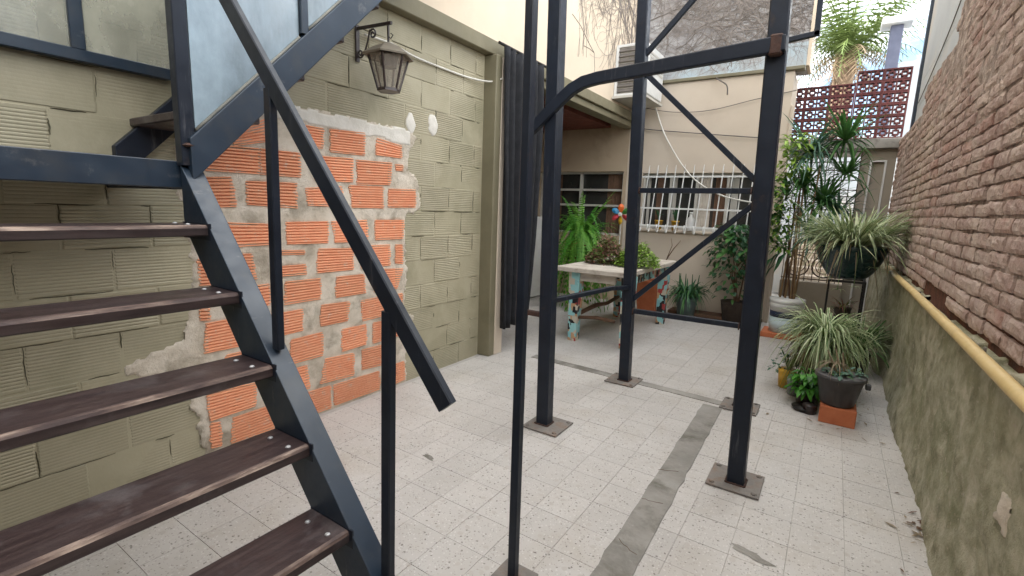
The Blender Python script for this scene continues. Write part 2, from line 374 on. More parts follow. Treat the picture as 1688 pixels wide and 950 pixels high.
# concrete strips let into the floor
def strip(name, pts, width, n=40):
    b = MB(); P = [Vector(p) for p in pts]; vs = []
    for i in range(n + 1):
        t = i / n; p = P[0].lerp(P[1], t); d = (P[1] - P[0]).normalized(); sd = Vector((-d.y, d.x, 0))
        for sgn in (-1, 1):
            jt = 1 + .13 * mnoise.noise((i * .9, sgn * 5, 0)) + (.10 if (i % 7 == 3 and sgn > 0) else 0)
            vs.append(p + sd * sgn * width / 2 * jt)
    top = [v + Vector((0, 0, .0045 + .0015 * mnoise.noise(v * 9))) for v in vs]; bot = [v + Vector((0, 0, -.002)) for v in vs]
    k = len(vs); fs = [(2 * i, 2 * i + 1, 2 * i + 3, 2 * i + 2) for i in range(n)]
    fs += [(2 * i, 2 * i + 2, 2 * i + 2 + k, 2 * i + k) for i in range(n)] + [(2 * i + 1, 2 * i + 1 + k, 2 * i + 3 + k, 2 * i + 3) for i in range(n)]
    b.add(top + bot, fs); return structure(b.build(name, 'concrete'))
strip('concrete_strip', [(-.50, .3, 0), (-.555, 3.42, 0)], .125)
for (y, dx, a) in ((1.02, .0, .4), (1.72, .01, -.5), (2.35, -.01, .5), (2.05, .0, .2)):
    b = MB(); b.tube([(-.525 - .018 * (y - 1) + dx - .045 + .015 * i, y + a * .015 * i + .012 * mnoise.noise((i * 1.3, y, 0)), .0052) for i in range(7)], .0011, 4); b.build('crack', 'branch', floor)
strip('narrow_concrete_strip', [(-2.1, 3.60, 0), (-.28, 3.50, 0)], .085)
# cement smears
for (x, y, a, b_) in ((-.12, 1.95, .085, .022), (-1.62, 1.74, .05, .015)):
    b = MB(); n = 26; vs = [(x, y, .004)]
    for k in range(n):
        t = 2 * math.pi * k / n; r = 1 + .45 * mnoise.noise((math.cos(t) * 2 + x, math.sin(t) * 2, y))
        vs.append((x + a * r * math.cos(t) * .9 , y + b_ * r * math.sin(t) - .25 * a * math.cos(t), .0015))
    b.add(vs, [(0, 1 + k, 1 + (k + 1) % n) for k in range(n)]); o = b.build('cement_smear', 'concrete', floor)

# ------------------------------------------------------------------ left wall of olive hollow blocks with the brick patch
LX = -2.52
lw = thing('block_wall', 'olive painted hollow block wall with a patch of bare orange bricks', 'wall')
b = MB(); b.box((-2.80, -6, 0), (LX - .0028, 3.50, 2.5)); b.build('wall_core', 'olive', lw)
cracks = MB(); crng = random.Random(11)
def crack_line(y0, z0, y1, z1):
    if crng.random() < .14: return
    a, c = sorted((crng.uniform(-.05, .6), crng.uniform(.45, 1.05))); n = 8; r_ = crng.uniform(.0012, .0032); sd = crng.uniform(0, 99)
    pts = [(LX - .0006, y0 + (y1 - y0) * (a + (c - a) * i / n) + .004 * mnoise.noise((i * .7, sd, 1)), z0 + (z1 - z0) * (a + (c - a) * i / n) + .004 * mnoise.noise((i * .7, sd, 5))) for i in range(n + 1)]
    if any(inside(p[1], p[2]) for p in pts): return
    cracks.tube(pts, [r_ * (.35 + .65 * math.sin(math.pi * (i + .5) / (n + 1))) for i in range(n + 1)], 4)
b = MB(); b.box((-2.55, -6, 0), (LX, -.3, 2.5)); b.build('plain_wall', 'olive', lw)
OUT = [(1.046, 1.278), (1.055, 1.069), (1.061, .968), (1.035, .77), (1.017, .622), (.792, .568), (.773, .548), (.77, .51), (.879, .473), (1.016, .364), (1.023, .274), (1.039, .17), (1.04, .099), (1.06, .031), (1.05, -.03), (2.443, -.03), (2.461, .367), (2.522, .397), (2.522, .494), (2.449, .537), (2.46, .846), (2.46, .894), (2.443, 1.181), (2.443, 1.227), (2.598, 1.251), (2.578, 1.473), (2.465, 1.535), (2.471, 1.65), (2.523, 1.693), (2.57, 1.756), (2.442, 1.791), (2.2, 1.80), (2.048, 1.797), (1.747, 1.807), (1.556, 1.788), (1.30, 1.802), (1.10, 1.72), (1.02, 1.5)]
def inside(y, z, poly=OUT):
    c = False; n = len(poly)
    for i in range(n):
        (y0, z0), (y1, z1) = poly[i], poly[i - 1]
        if (z0 > z) != (z1 > z) and y < (y1 - y0) * (z - z0) / (z1 - z0) + y0: c = not c
    return c
# block meshes: ridged front, origin at centre of the front face, +X out of the wall
BL, BH = .305, .18
def block_mesh(L, H, amp, nr=11, jag=.002):
    b = MB(); prof = []
    m_ = .012
    prof.append((-H / 2, -.02)); prof.append((-H / 2, -.0035)); prof.append((-H / 2 + .004, 0))
    z0, z1 = -H / 2 + m_, H / 2 - m_
    for k in range(nr):
        a = z0 + (z1 - z0) * k / nr; s_ = (z1 - z0) / nr
        prof += [(a + s_ * .18, 0), (a + s_ * .5, -amp), (a + s_ * .82, 0)]
    prof += [(H / 2 - .004, 0), (H / 2, -.0035), (H / 2, -.02)]
    vs = []
    for z, x in prof:
        jl, jr = U(-jag, jag), U(-jag, jag)
        vs += [(-.02, -L / 2 + jl, z), (x - .003, -L / 2 + jl, z), (x, -L / 2 + .006 + jl, z), (x, L / 2 - .006 + jr, z), (x - .003, L / 2 + jr, z), (-.02, L / 2 + jr, z)]
    n = len(prof); fs = []
    for i in range(n - 1):
        for k in range(5): fs.append((i * 6 + k, i * 6 + k + 1, (i + 1) * 6 + k + 1, (i + 1) * 6 + k))
    b.add(vs, fs); return b
variants = [block_mesh(BL - .004, BH - .004, a) for a in (.0032, .0024, .0016, .0008, .0003)]
vmesh = [None] * 5
half = block_mesh(.14, BH - .006, .002); halfme = [None]
def put_block(vi, y, z, L=None):
    global halfme
    if L:
        bb = block_mesh(L, BH - .006, (.0026, .0015, .0008)[vi % 3]); o = bb.build('block', 'olive', lw)
    elif vmesh[vi] is None: o = variants[vi].build('block', 'olive', lw); vmesh[vi] = o.data
    else: o = inst('block', vmesh[vi], lw, (0, 0, 0))
    o.location = (LX + U(-.003, .002), y + U(-.002, .002), z + U(-.0015, .0015)); o.rotation_euler = (U(-.006, .006), U(-.012, .012), U(-.008, .008))
for r in range(14):
    zc = 2.148 - .09 - .18 * (r - 2)                     # row r spans zc +- .09
    if zc + .09 > 2.52 or zc < 0: continue
    off = 2.60 if r % 2 == 0 else 2.75
    k = -12
    while True:
        y0 = off + k * BL; y1 = y0 + BL; k += 1
        if y1 < -.3: continue
        if y0 >= 3.315: break
        cells = [(y0 + BL * t, zc + dz) for t in (.08, .3, .5, .7, .92) for dz in (-.07, 0, .07)]
        cov = sum(inside(*c) for c in cells)
        if cov == len(cells): continue
        near = 1.0 < (y0 + y1) / 2 and zc < 1.9
        vi = random.choice((0, 0, 1, 1, 2)) if near else random.choice((2, 3, 4, 4, 3))
        if (y0 + y1) / 2 < 1.1 and zc < 1.2: vi = random.choice((0, 1, 2, 3))
        crack_line(y0, zc - BH / 2, min(y1, 3.31), zc - BH / 2); crack_line(y0, zc - BH / 2, y0, zc + BH / 2)
        if y1 > 3.315: put_block(vi, (y0 + 3.315) / 2, zc, 3.315 - y0 - .006)
        else: put_block(vi, (y0 + y1) / 2, zc)
BR = [[(1.309, 1.628), (1.478, 1.709), (1.469, 1.595), (1.292, 1.552)], [(1.604, 1.704), (1.794, 1.703), (1.791, 1.598), (1.637, 1.582)], [(1.85, 1.707), (2.089, 1.721), (2.087, 1.59), (1.847, 1.584)], [(2.195, 1.702), (2.401, 1.680), (2.401, 1.605), (2.182, 1.604)],
[(1.165, 1.54), (1.414, 1.548), (1.408, 1.426), (1.155, 1.423)], [(1.425, 1.548), (1.638, 1.55), (1.644, 1.425), (1.419, 1.424)], [(1.739, 1.545), (2.001, 1.556), (1.993, 1.421), (1.741, 1.413)], [(2.038, 1.551), (2.313, 1.56), (2.293, 1.421), (2.035, 1.41)], [(2.353, 1.554), (2.414, 1.555), (2.414, 1.522), (2.356, 1.519)],
[(1.133, 1.384), (1.269, 1.395), (1.285, 1.256), (1.137, 1.249)], [(1.351, 1.38), (1.619, 1.386), (1.614, 1.255), (1.345, 1.268)], [(1.679, 1.362), (1.915, 1.385), (1.922, 1.27), (1.689, 1.272)], [(1.976, 1.394), (2.239, 1.4), (2.237, 1.267), (1.995, 1.267)], [(2.293, 1.389), (2.535, 1.396), (2.536, 1.278), (2.292, 1.273)],
[(1.24, 1.172), (1.482, 1.162), (1.495, 1.06), (1.223, 1.055)], [(1.556, 1.172), (1.814, 1.175), (1.811, 1.054), (1.555, 1.057)], [(1.848, 1.175), (2.106, 1.183), (2.104, 1.052), (1.865, 1.055)], [(2.175, 1.182), (2.425, 1.182), (2.412, 1.06), (2.174, 1.059)],
[(1.1, 1.0), (1.176, .998), (1.169, .875), (1.096, .878)], [(1.234, 1.016), (1.346, 1.01), (1.369, .882), (1.261, .882)], [(1.463, 1.02), (1.652, 1.013), (1.651, .996), (1.462, 1.002)], [(1.459, .932), (1.658, .931), (1.656, .879), (1.458, .883)], [(1.748, 1.016), (1.988, 1.006), (1.985, .879), (1.734, .88)], [(2.042, 1.021), (2.295, 1.016), (2.294, .882), (2.062, .879)], [(2.352, 1.014), (2.412, 1.011), (2.411, .883), (2.352, .892)],
[(1.092, .769), (1.127, .765), (1.123, .701), (1.091, .707)], [(1.323, .839), (1.433, .843), (1.436, .731), (1.324, .73)], [(1.538, .842), (1.751, .84), (1.747, .722), (1.524, .72)], [(1.869, .837), (2.072, .835), (2.082, .716), (1.86, .715)], [(2.154, .858), (2.418, .842), (2.351, .714), (2.164, .712)],
[(1.115, .681), (1.257, .685), (1.278, .538), (1.096, .539)], [(1.402, .671), (1.63, .672), (1.621, .552), (1.396, .546)], [(1.76, .677), (1.959, .67), (1.935, .555), (1.747, .554)], [(2.058, .663), (2.236, .669), (2.235, .537), (2.061, .531)], [(2.362, .663), (2.407, .667), (2.407, .534), (2.364, .531)],
[(1.093, .325), (1.337, .312), (1.326, .187), (1.101, .184)], [(1.557, .504), (1.755, .51), (1.751, .37), (1.539, .367)], [(1.901, .5), (2.084, .498), (2.082, .368), (1.898, .362)], [(2.149, .497), (2.41, .49), (2.409, .368), (2.147, .361)], [(1.20, .50), (1.44, .505), (1.43, .37), (1.19, .365)],
[(1.106, .163), (1.146, .156), (1.139, .031), (1.098, .037)], [(1.212, .154), (1.42, .155), (1.424, .02), (1.198, .023)], [(1.41, .327), (1.64, .328), (1.653, .19), (1.414, .193)], [(1.774, .337), (1.979, .325), (1.976, .182), (1.74, .194)], [(2.052, .331), (2.297, .326), (2.309, .184), (2.05, .201)],
[(1.481, .163), (1.799, .158), (1.795, .015), (1.486, .021)], [(1.83, .153), (2.193, .147), (2.192, .02), (1.831, .022)], [(2.257, .156), (2.425, .16), (2.432, .024), (2.262, .012)]]
stuff(cracks.build('joint_cracks', 'olive_joint', lw))
# mortar patch as a relief
def relief(name, mat, y0, y1, z0, z1, st, x, hfun, parent, facing=1):
    ny, nz = int((y1 - y0) / st), int((z1 - z0) / st); b = MB(); vs = []; ok = []
    for i in range(ny + 1):
        for j in range(nz + 1):
            y, z = y0 + (y1 - y0) * i / ny, z0 + (z1 - z0) * j / nz
            h = hfun(y, z); ok.append(h is not None); vs.append((x + facing * (h or 0), y, z))
    fs = []
    for i in range(ny):
        for j in range(nz):
            q = (i * (nz + 1) + j, (i + 1) * (nz + 1) + j, (i + 1) * (nz + 1) + j + 1, i * (nz + 1) + j + 1)
            if all(ok[k] for k in q): fs.append(q if facing > 0 else q[::-1])
    b.add(vs, fs); return b.build(name, mat, parent, smooth=True)
def hm(y, z):
    yy = y + .030 * mnoise.noise((y * 8, z * 8, 5)) + .022 * mnoise.noise((y * 22, z * 22, 3)) + .012 * mnoise.noise((y * 60, z * 60, 9)); zz = z + .018 * mnoise.noise((y * 22, z * 22, 8)) + .010 * mnoise.noise((y * 60, z * 60, 1))
    if inside(yy, zz):
        for q in BR:
            if max(q[0][0], q[3][0]) + .004 < y < min(q[1][0], q[2][0]) - .004 and max(q[2][1], q[3][1]) + .004 < z < min(q[0][1], q[1][1]) - .004: return -.012
        return .0055 + .0035 * mnoise.noise((y * 14, z * 14, 0)) + .003 * mnoise.noise((y * 45, z * 45, 2))
    for dy, dz in ((.014, 0), (-.014, 0), (0, .014), (0, -.014)):
        if inside(yy + dy, zz + dz): return -.012
    return None
relief('mortar_patch', 'mortar', .74, 2.64, -.004, 1.84, .0125, LX, hm, lw)
# pale smoother mortar band along the top of the patch and right margin
def band(y, z):
    top = 1.797 + .012 * mnoise.noise((y * 9, 0, 4)); low = 1.715 + .03 * mnoise.noise((y * 7, 2, 4))
    if y > 2.0: low -= (y - 2.0) * .05
    if 1.25 < y < 2.49 and low < z < top: return .0085 + .002 * mnoise.noise((y * 20, z * 20, 7))
    if 1.24 < y < 2.50 and low - .013 < z < top + .013: return -.01
    return None
relief('plaster_band', 'mortar_w', 1.22, 2.54, 1.62, 1.83, .011, LX, band, lw)
for cy, cz, ry, rz in ((2.50, 1.838, .045, .07), (2.718, 1.868, .05, .072)):
    def blob(y, z):
        d = ((y - cy) / ry) ** 2 + ((z - cz) / rz) ** 2 + .5 * mnoise.noise((y * 25, z * 25, cy))
        return .007 * (1 - d) + .002 if d < 1 else (-.012 if d < 1.45 else None)
    relief('plaster_dab', 'mortar_w', cy - .08, cy + .08, cz - .11, cz + .11, .007, LX, blob, lw)
# ridged orange bricks
for q in BR:
    (y0, z0), (y1, z1), (y2, z2), (y3, z3) = q          # TL TR BR BL
    H = (z0 + z1 - z2 - z3) / 2; y0 -= .006; y3 -= .006; y1 += .006; y2 += .006; z0 += .004; z1 += .004; z2 -= .004; z3 -= .004
    z2 = max(.004, z2); z3 = max(.004, z3); H = (z0 + z1 - z2 - z3) / 2
    nr = max(1, round(H / .0158)); b = MB(); prof = [(0, -.012), (0.0, 0)]
    for k in range(nr):
        a, s_ = k / nr, 1 / nr
        prof += [(a + s_ * .26, 0), (a + s_ * .36, -.010), (a + s_ * .64, -.010), (a + s_ * .74, 0)]
    prof += [(1.0, 0), (1.0, -.012)]
    vs = []; sd = U(0, 50)
    for t, x in prof:
        ya = y3 + (y0 - y3) * t + .010 * mnoise.noise((t * 5, sd, 0)) + U(-.003, .003); yb = y2 + (y1 - y2) * t + .010 * mnoise.noise((t * 5, sd, 9)) + U(-.003, .003)
        za, zb = z3 + (z0 - z3) * t, z2 + (z1 - z2) * t
        if t in (0., 1.): ya += .006; yb -= .006
        vs += [(-.012, ya - .002, za), (x, ya, za), (x, yb, zb), (-.012, yb + .002, zb)]
    fs = [(i * 4 + k, i * 4 + k + 1, i * 4 + k + 5, i * 4 + k + 4) for i in range(len(prof) - 1) for k in range(3)]
    b.add(vs, fs); b.build('hollow_brick', 'brick_o', lw, loc=(LX + .0125, 0, 0))
# pilaster at the end of the wall
b = MB(); b.bbox((-2.60, 3.325, 0), (-2.40, 3.52, 2.5), .006); b.build('pilaster', 'olive_beam', lw)
b = MB(); b.bbox((-2.42, 3.40, .0), (-2.393, 3.515, 2.49), .004); b.build('pilaster_render', 'cream2', lw)

# ------------------------------------------------------------------ house over the left wall and recess behind it
hs = thing('house', 'cream upper storey above the olive block wall with an open recess below', 'house')
b = MB(); b.box((-6.5, -9, 2.615), (-2.50, 6.70, 9.0)); b.build('upper_wall', 'cream', hs)
b = MB(); b.bbox((-2.80, -9, 2.503), (-2.44, 6.69, 2.612), .005); b.build('beam', 'olive_beam', hs)
b = MB(); b.bbox((-2.62, 3.525, 2.43), (-2.475, 6.685, 2.501), .005); b.build('lower_beam', 'olive_beam', hs)
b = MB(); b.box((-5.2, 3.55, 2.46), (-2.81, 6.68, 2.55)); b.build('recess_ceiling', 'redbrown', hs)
b = MB(); b.box((-5.3, 3.3, 0), (-5.0, 6.7, 2.46)); b.box((-5.0, 3.2, 0), (-2.81, 3.5, 2.455)); b.build('recess_wall', 'cream_shaded', hs)
# crack lines on the upper wall
b = MB()
for pts in ([(4.75, 3.27), (4.95, 3.22), (5.15, 3.12), (5.32, 3.05), (5.36, 2.9), (5.34, 2.75)], [(5.05, 3.05), (5.2, 3.06), (5.32, 3.05)]):
    b.tube([(-2.499, y, z) for y, z in pts], .004, 4)
b.build('crack', 'twig', hs)

# ------------------------------------------------------------------ back house with grilled window
BY = 6.7
bh = thing('back_house', 'pale back house with grilled window and weathered grey upper wall', 'house')
b = MB()   # lower wall with two openings: window A (x -2.30..-.86, z 1.08..1.83), window B (x -3.95..-2.58, z 1.05..1.86)
def wall_open(b, x0, x1, z0, z1, y0, y1, ops):
    xs = sorted({x0, x1, *[o[0] for o in ops], *[o[1] for o in ops]}); zs = sorted({z0, z1, *[o[2] for o in ops], *[o[3] for o in ops]})
    for i in range(len(xs) - 1):
        for j in range(len(zs) - 1):
            cx, cz = (xs[i] + xs[i + 1]) / 2, (zs[j] + zs[j + 1]) / 2
            if not any(o[0] < cx < o[1] and o[2] < cz < o[3] for o in ops): b.box((xs[i], y0, zs[j]), (xs[i + 1], y1, zs[j + 1]))
wall_open(b, -2.53, -.605, 0, 2.975, BY, BY + .25, [(-2.30, -.86, 1.08, 1.83)])
b.build('lower_wall', 'cream2', bh)
b = MB(); wall_open(b, -6.5, -2.532, 0, 2.975, BY - .002, BY + .25, [(-3.95, -2.58, .95, 1.86)]); b.build('recess_back_wall', 'cream_shaded', bh)
b = MB(); b.box((-.85, BY + .251, 0), (-.607, 7.3, 2.97)); b.box((-6.5, 7.9, 0), (-.8, 8.1, 2.97)); b.build('inner_wall', 'cream2', bh)
b = MB(); b.box((-6.5, BY + .03, 3.02), (-.503, 7.16, 7.2)); b.box((-6.5, 7.161, 3.02), (-1.0, 11, 7.2)); b.build('upper_wall', 'greywall', bh)  # second box is unseen, added to keep the sun off the right wall
b = MB(); b.box((-2.49, BY + .022, 3.021), (-.505, BY + .029, 3.28)); b.build('blue_wash_strip', 'bluewash', bh)
b = MB(); b.box((-.502, BY + .02, 3.021), (-.47, 7.16, 7.2)); b.build('corner_strip', 'cream', bh)
b = MB(); b.bbox((-2.49, BY - .035, 2.977), (-.504, BY + .1, 3.018), .006); b.build('ledge', 'olive_beam', bh)
b = MB(); b.bbox((-.60, BY - .03, 0), (-.565, BY + .02, 2.59), .006); b.build('door_jamb', 'cream2', bh)
def window(x0, x1, z0, z1, bars_x, bars_z, parent, curt):
    f = MB(); y = BY + .06; t = .03
    for a, c in (((x0, y, z0), (x0 + t, y + .05, z1)), ((x1 - t, y, z0), (x1, y + .05, z1))): f.box(a, c)
    for zz in [z0, *bars_z, z1 - t]: f.box((x0 + t + .001, y, zz), (x1 - t - .001, y + .05, zz + t))
    fr = f.build('window', 'offwhite', parent)
    for xx in bars_x:
        m = MB(); m.box((xx - .016, y - .004, z0 + t), (xx + .016, y + .056, z1 - t)); m.build('mullion', 'offwhite', fr)
    p = MB(); p.box((x0 + .01, y + .07, z0 + .01), (x1 - .01, y + .078, z1 - .01)); p.build('pane', 'darkglass', fr)
    for (c0, c1, mat) in curt:
        cu = MB(); n = 10; vs = []
        for k in range(n + 1):
            xx = c0 + (c1 - c0) * k / n; yy = y + .058 + .006 * (k % 2)
            vs += [(xx, yy, z0 + .03), (xx, yy, z1 - .03)]
        cu.add(vs, [(2 * k, 2 * k + 2, 2 * k + 3, 2 * k + 1) for k in range(n)]); cu.build('curtain', mat, fr)
    return fr
window(-2.30, -.86, 1.08, 1.83, (-1.92, -1.58, -1.2), (), bh, [(-2.25, -2.21, 'offwhite'), (-1.90, -1.85, 'offwhite'), (-1.56, -1.40, 'tabletop'), (-1.16, -1.08, 'offwhite'), (-2.12, -2.03, 'branch'), (-1.36, -1.22, 'branch')])
window(-3.95, -2.58, .95, 1.86, (-3.26,), (1.585, 1.36), bh, [(-2.85, -2.63, 'branch'), (-3.9, -3.6, 'branch')])
b = MB(); b.bbox((-2.34, BY - .035, 1.045), (-.84, BY + .06, 1.076), .006); b.build('window_sill', 'cream2', bh)

# white grille
gr = thing('window_grille', 'white wrought iron grille with curled feet over the back window', 'window grille')
gy = BY - .13
GY = lambda z: BY - .07 - .17 * (1.86 - z) / .76
for zz in (1.775, 1.36, 1.13):
    b = MB(); b.bar((-2.36, GY(zz), zz), (-.84, GY(zz), zz), .008, .022); b.build('rail', 'white', gr)
for k, xx in enumerate([-2.31 + .1175 * i for i in range(13)]):
    b = MB()
    g0 = GY(1.12); pts = [(xx, GY(1.93), 1.93), (xx, GY(1.9) - .01, 1.90), (xx, GY(1.86), 1.86), (xx, GY(1.2), 1.2)]
    for a in range(7):
        t = a / 6 * math.pi * 1.35; pts.append((xx, g0 - .045 + .045 * math.cos(t), 1.10 - .055 * math.sin(t)))
    b.tube(pts, [.002, .005] + [.0075] * (len(pts) - 2), 6); b.build('bar', 'white', gr, smooth=True)
for xx in (-2.33, -.86):
    for zz in (1.36, 1.775):
        b = MB(); b.bar((xx, GY(zz), zz), (xx, BY + .01, zz), .012, .012); b.build('bracket', 'white', gr)
# pots on the window sill
def pot(name, prof, mat, label, cat, loc, group=None, parent_soil=True, n=24, rim=None):
    t = thing(name, label, cat, group); t.location = loc
    b = MB(); b.lathe(prof, n); b.build('pot', mat, t, smooth=True)
    if parent_soil:
        r, z = prof[-1]; s = MB(); s.lathe([(.001, z - .012), (r * .96, z - .010), (r * .9, z - .004), (.001, z + .004)], n); s.build('soil', 'soil', t)
    return t
for x, lab in ((-2.02, 'small yellow pot on the window sill behind the grille, left one'), (-1.80, 'small yellow pot on the window sill behind the grille, right one')):
    t = pot('flower_pot', [(.035, 0), (.05, .11), (.055, .11), (.055, .125)], 'yellow', lab, 'flower pot', (x, BY - .02, 1.078), 'yellow pots on the sill')
    b = MB()
    for k in range(14):
        a = U(0, 6.28); b.tube([(0, 0, .11), (.02 * math.cos(a), .02 * math.sin(a), .2), (.06 * math.cos(a), .04 * math.sin(a), U(.2, .33))], [.006, .008, .002], 4)
    b.build('leaves', 'lf_dark', t)
t = thing('white_bottle', 'white plastic bottle standing on the sill behind the grille', 'bottle'); t.location = (-1.60, BY - .02, 1.078)
b = MB(); b.lathe([(.045, 0), (.05, .01), (.05, .15), (.02, .19), (.02, .22)], 20); b.build('body', 'white', t, smooth=True)
b = MB(); b.lathe([(.023, .221), (.023, .25)], 16); b.build('cap', 'white', t, smooth=True)

# air conditioner
ac = thing('air_conditioner', 'white boxed window air conditioner on the cream upper wall', 'air conditioner')
ax0, ax1, ay0, ay1, az0, az1 = -2.495, -2.10, 5.95, 6.6, 2.70, 3.30
b = MB(); b.bbox((ax0, ay0 + .02, az0), (ax1 - .02, ay1, az1), .01); b.build('casing', 'offwhite', ac)
b = MB()
for lo, hi in (((ax0 + .001, ay0, az0), (ax0 + .035, ay0 + .019, az1)), ((ax1 - .06, ay0, az0), (ax1 - .02, ay0 + .019, az1)), ((ax0 + .036, ay0, az1 - .03), (ax1 - .061, ay0 + .019, az1)), ((ax0 + .036, ay0, az0), (ax1 - .061, ay0 + .019, az0 + .03))): b.box(lo, hi)
b.build('side_frame', 'white', ac)
for k in range(9):
    z = az0 + .05 + k * .058; b = MB(); b.bar((ax0 + .04, ay0 + .008, z + .02), (ax1 - .062, ay0 + .008, z + .02), .012, .046, up=(0, .5, 1)); b.build('louvre', 'cableb', ac)
b = MB(); b.bbox((ax1 - .019, ay0 + .03, az0 + .02), (ax1 + .01, ay1 - .02, az1 - .02), .008); b.build('front_panel', 'white', ac)
for k in range(5):
    b = MB(); b.box((ax1 + .011, ay0 + .06, az0 + .30 + k * .045), (ax1 + .016, ay1 - .06, az0 + .325 + k * .045)); b.build('grille_slat', 'offwhite', ac)
b = MB(); b.box((ax0, ay0 - .05, az0 - .03), (ax1 + .02, ay1, az0 - .002)); b.build('bracket', 'offwhite', ac)
# dead creeper on the walls
def creeper(name, label, seeds, plane, lim, nlev=3, segs=18, step=.07, r0=.006):
    b = MB(); rng = random.Random(5)
    def grow(p, a, lev, r):
        pts = [p]; n = max(4, int(segs * (1 - .22 * lev) * rng.uniform(.6, 1.2)))
        for i in range(n):
            a += rng.gauss(0, .22); q = (pts[-1][0] + step * math.cos(a), pts[-1][1] + step * math.sin(a))
            if not (lim[0] < q[0] < lim[1] and lim[2] < q[1] < lim[3]): break
            pts.append(q)
            if lev < nlev and rng.random() < (.55 if lev == 0 else .32): grow(q, a + rng.choice((-1, 1)) * rng.uniform(.35, 1.0), lev + 1, r * .62)
        if len(pts) > 1: b.tube([plane(*p_) for p_ in pts], [max(.0016, r * (1 - .6 * i / len(pts))) for i in range(len(pts))], 3, cap=False)
    for p, a in seeds: grow(p, a, 0, r0)
    return tag(b.build(name, 'twig'), label, 'creeper')
creeper('dry_creeper', 'dry leafless creeper spread over the grey upper back wall', [((-1.35, 3.08), 1.2), ((-1.3, 3.1), 2.0), ((-1.45, 3.05), 2.7), ((-1.1, 3.1), .8), ((-.9, 3.05), 1.4), ((-1.9, 3.1), 1.6), ((-2.2, 3.2), 1.3), ((-.6, 3.4), 2.2), ((-1.0, 3.5), 2.9), ((-2.0, 3.4), .5), ((-.5, 3.9), 3.0), ((-2.4, 3.8), .2), ((-1.6, 3.6), .1), ((-.7, 3.2), 2.6)],
        lambda x, z: (x, BY + .022, z), (-2.48, -.38, 3.03, 4.9))
creeper('dry_creeper', 'dry brown creeper clinging to the cream wall above the recess', [((6.6, 3.2), 2.3), ((6.65, 3.5), 2.6), ((6.6, 3.0), 1.9), ((6.5, 3.8), 2.9), ((6.6, 4.1), 3.0), ((6.4, 3.4), 2.0), ((5.9, 3.9), 2.8), ((5.6, 3.7), 2.4)],
        lambda y, z: (-2.494, y, z), (4.85, 6.68, 2.9, 4.85))

# cables
def cable(pts, r, mat, label, name='cable'):
    P = [Vector(p) for p in pts]; out = []
    for i in range(len(P) - 1):
        a, c, d, e = P[max(0, i - 1)], P[i], P[i + 1], P[min(len(P) - 1, i + 2)]
        for k in range(6):
            t = k / 6; out.append(.5 * ((2 * c) + (d - a) * t + (2 * a - 5 * c + 4 * d - e) * t * t + (3 * c - a - 3 * d + e) * t ** 3))
    out.append(P[-1]); b = MB(); b.tube(out, r, 6); return tag(b.build(name, mat, smooth=True), label, 'cable')
cable([(-2.315, 6.68, 2.686), (-1.945, 6.66, 2.605), (-1.492, 6.66, 2.594), (-.984, 6.66, 2.681), (-.56, 6.68, 2.75)], .005, 'cableb', 'thin dark cable sagging across the pale back wall, upper one')
cable([(-2.47, 6.68, 2.47), (-2.292, 6.66, 2.41), (-1.613, 6.66, 2.321), (-.903, 6.66, 2.236), (-.56, 6.68, 2.2)], .007, 'cableb', 'thicker dark cable running across the pale back wall, lower one')
cable([(-2.17, 6.55, 2.70), (-2.173, 6.64, 2.66), (-1.994, 6.64, 2.263), (-1.638, 6.6, 1.79), (-1.244, 6.52, 1.549), (-.853, 6.52, 1.46)], .009, 'cable', 'white drain hose hanging down from the air conditioner')
cable([(-1.454, 6.66, 2.975), (-1.40, 6.6, 2.93), (-1.31, 6.6, 2.86), (-1.295, 6.62, 2.751)], .008, 'cableb', 'short bent cable stub under the ledge')
cable([(-2.49, 2.09, 2.29), (-2.50, 2.307, 2.302), (-2.50, 2.494, 2.279), (-2.505, 2.733, 2.275), (-2.505, 3.076, 2.278), (-2.45, 3.31, 2.29), (-2.39, 3.40, 2.33)], .007, 'cable', 'white twin cable running from the wall lantern to the curtain')

# curtain in the opening
b = MB(); n = 90; nz = 26; vs = []
for j in range(nz + 1):
    t = j / nz; z = 2.555 + (.24 - 2.555) * t
    for i in range(n + 1):
        s_ = i / n; wd = .58 - .18 * t + .07 * math.sin(t * 3)
        y = 3.365 + .07 * t + wd * s_; a = s_ * 2 * math.pi * 5.5 + .8 * math.sin(t * 2 + s_ * 5)
        x = -2.362 + (.034 + .012 * t) * math.sin(a) + .012 * mnoise.noise((s_ * 6, t * 3, 0))
        zz = z + (.05 * mnoise.noise((s_ * 4, 1, 1)) if j == nz else 0)
        vs.append((x, y, zz))
fs = [(j * (n + 1) + i, j * (n + 1) + i + 1, (j + 1) * (n + 1) + i + 1, (j + 1) * (n + 1) + i) for j in range(nz) for i in range(n)]
b.add(vs, fs)
ct = thing('curtain', 'black cloth curtain bunched beside the olive pilaster', 'curtain')
o = b.build('cloth', 'cloth', ct, smooth=True); md = o.modifiers.new('thick', 'SOLIDIFY'); md.thickness = .004
b = MB(); b.tube([(-2.365, 3.30, 2.57), (-2.365, 4.25, 2.57)], .012, 8); b.build('curtain_rod', 'black', ct)

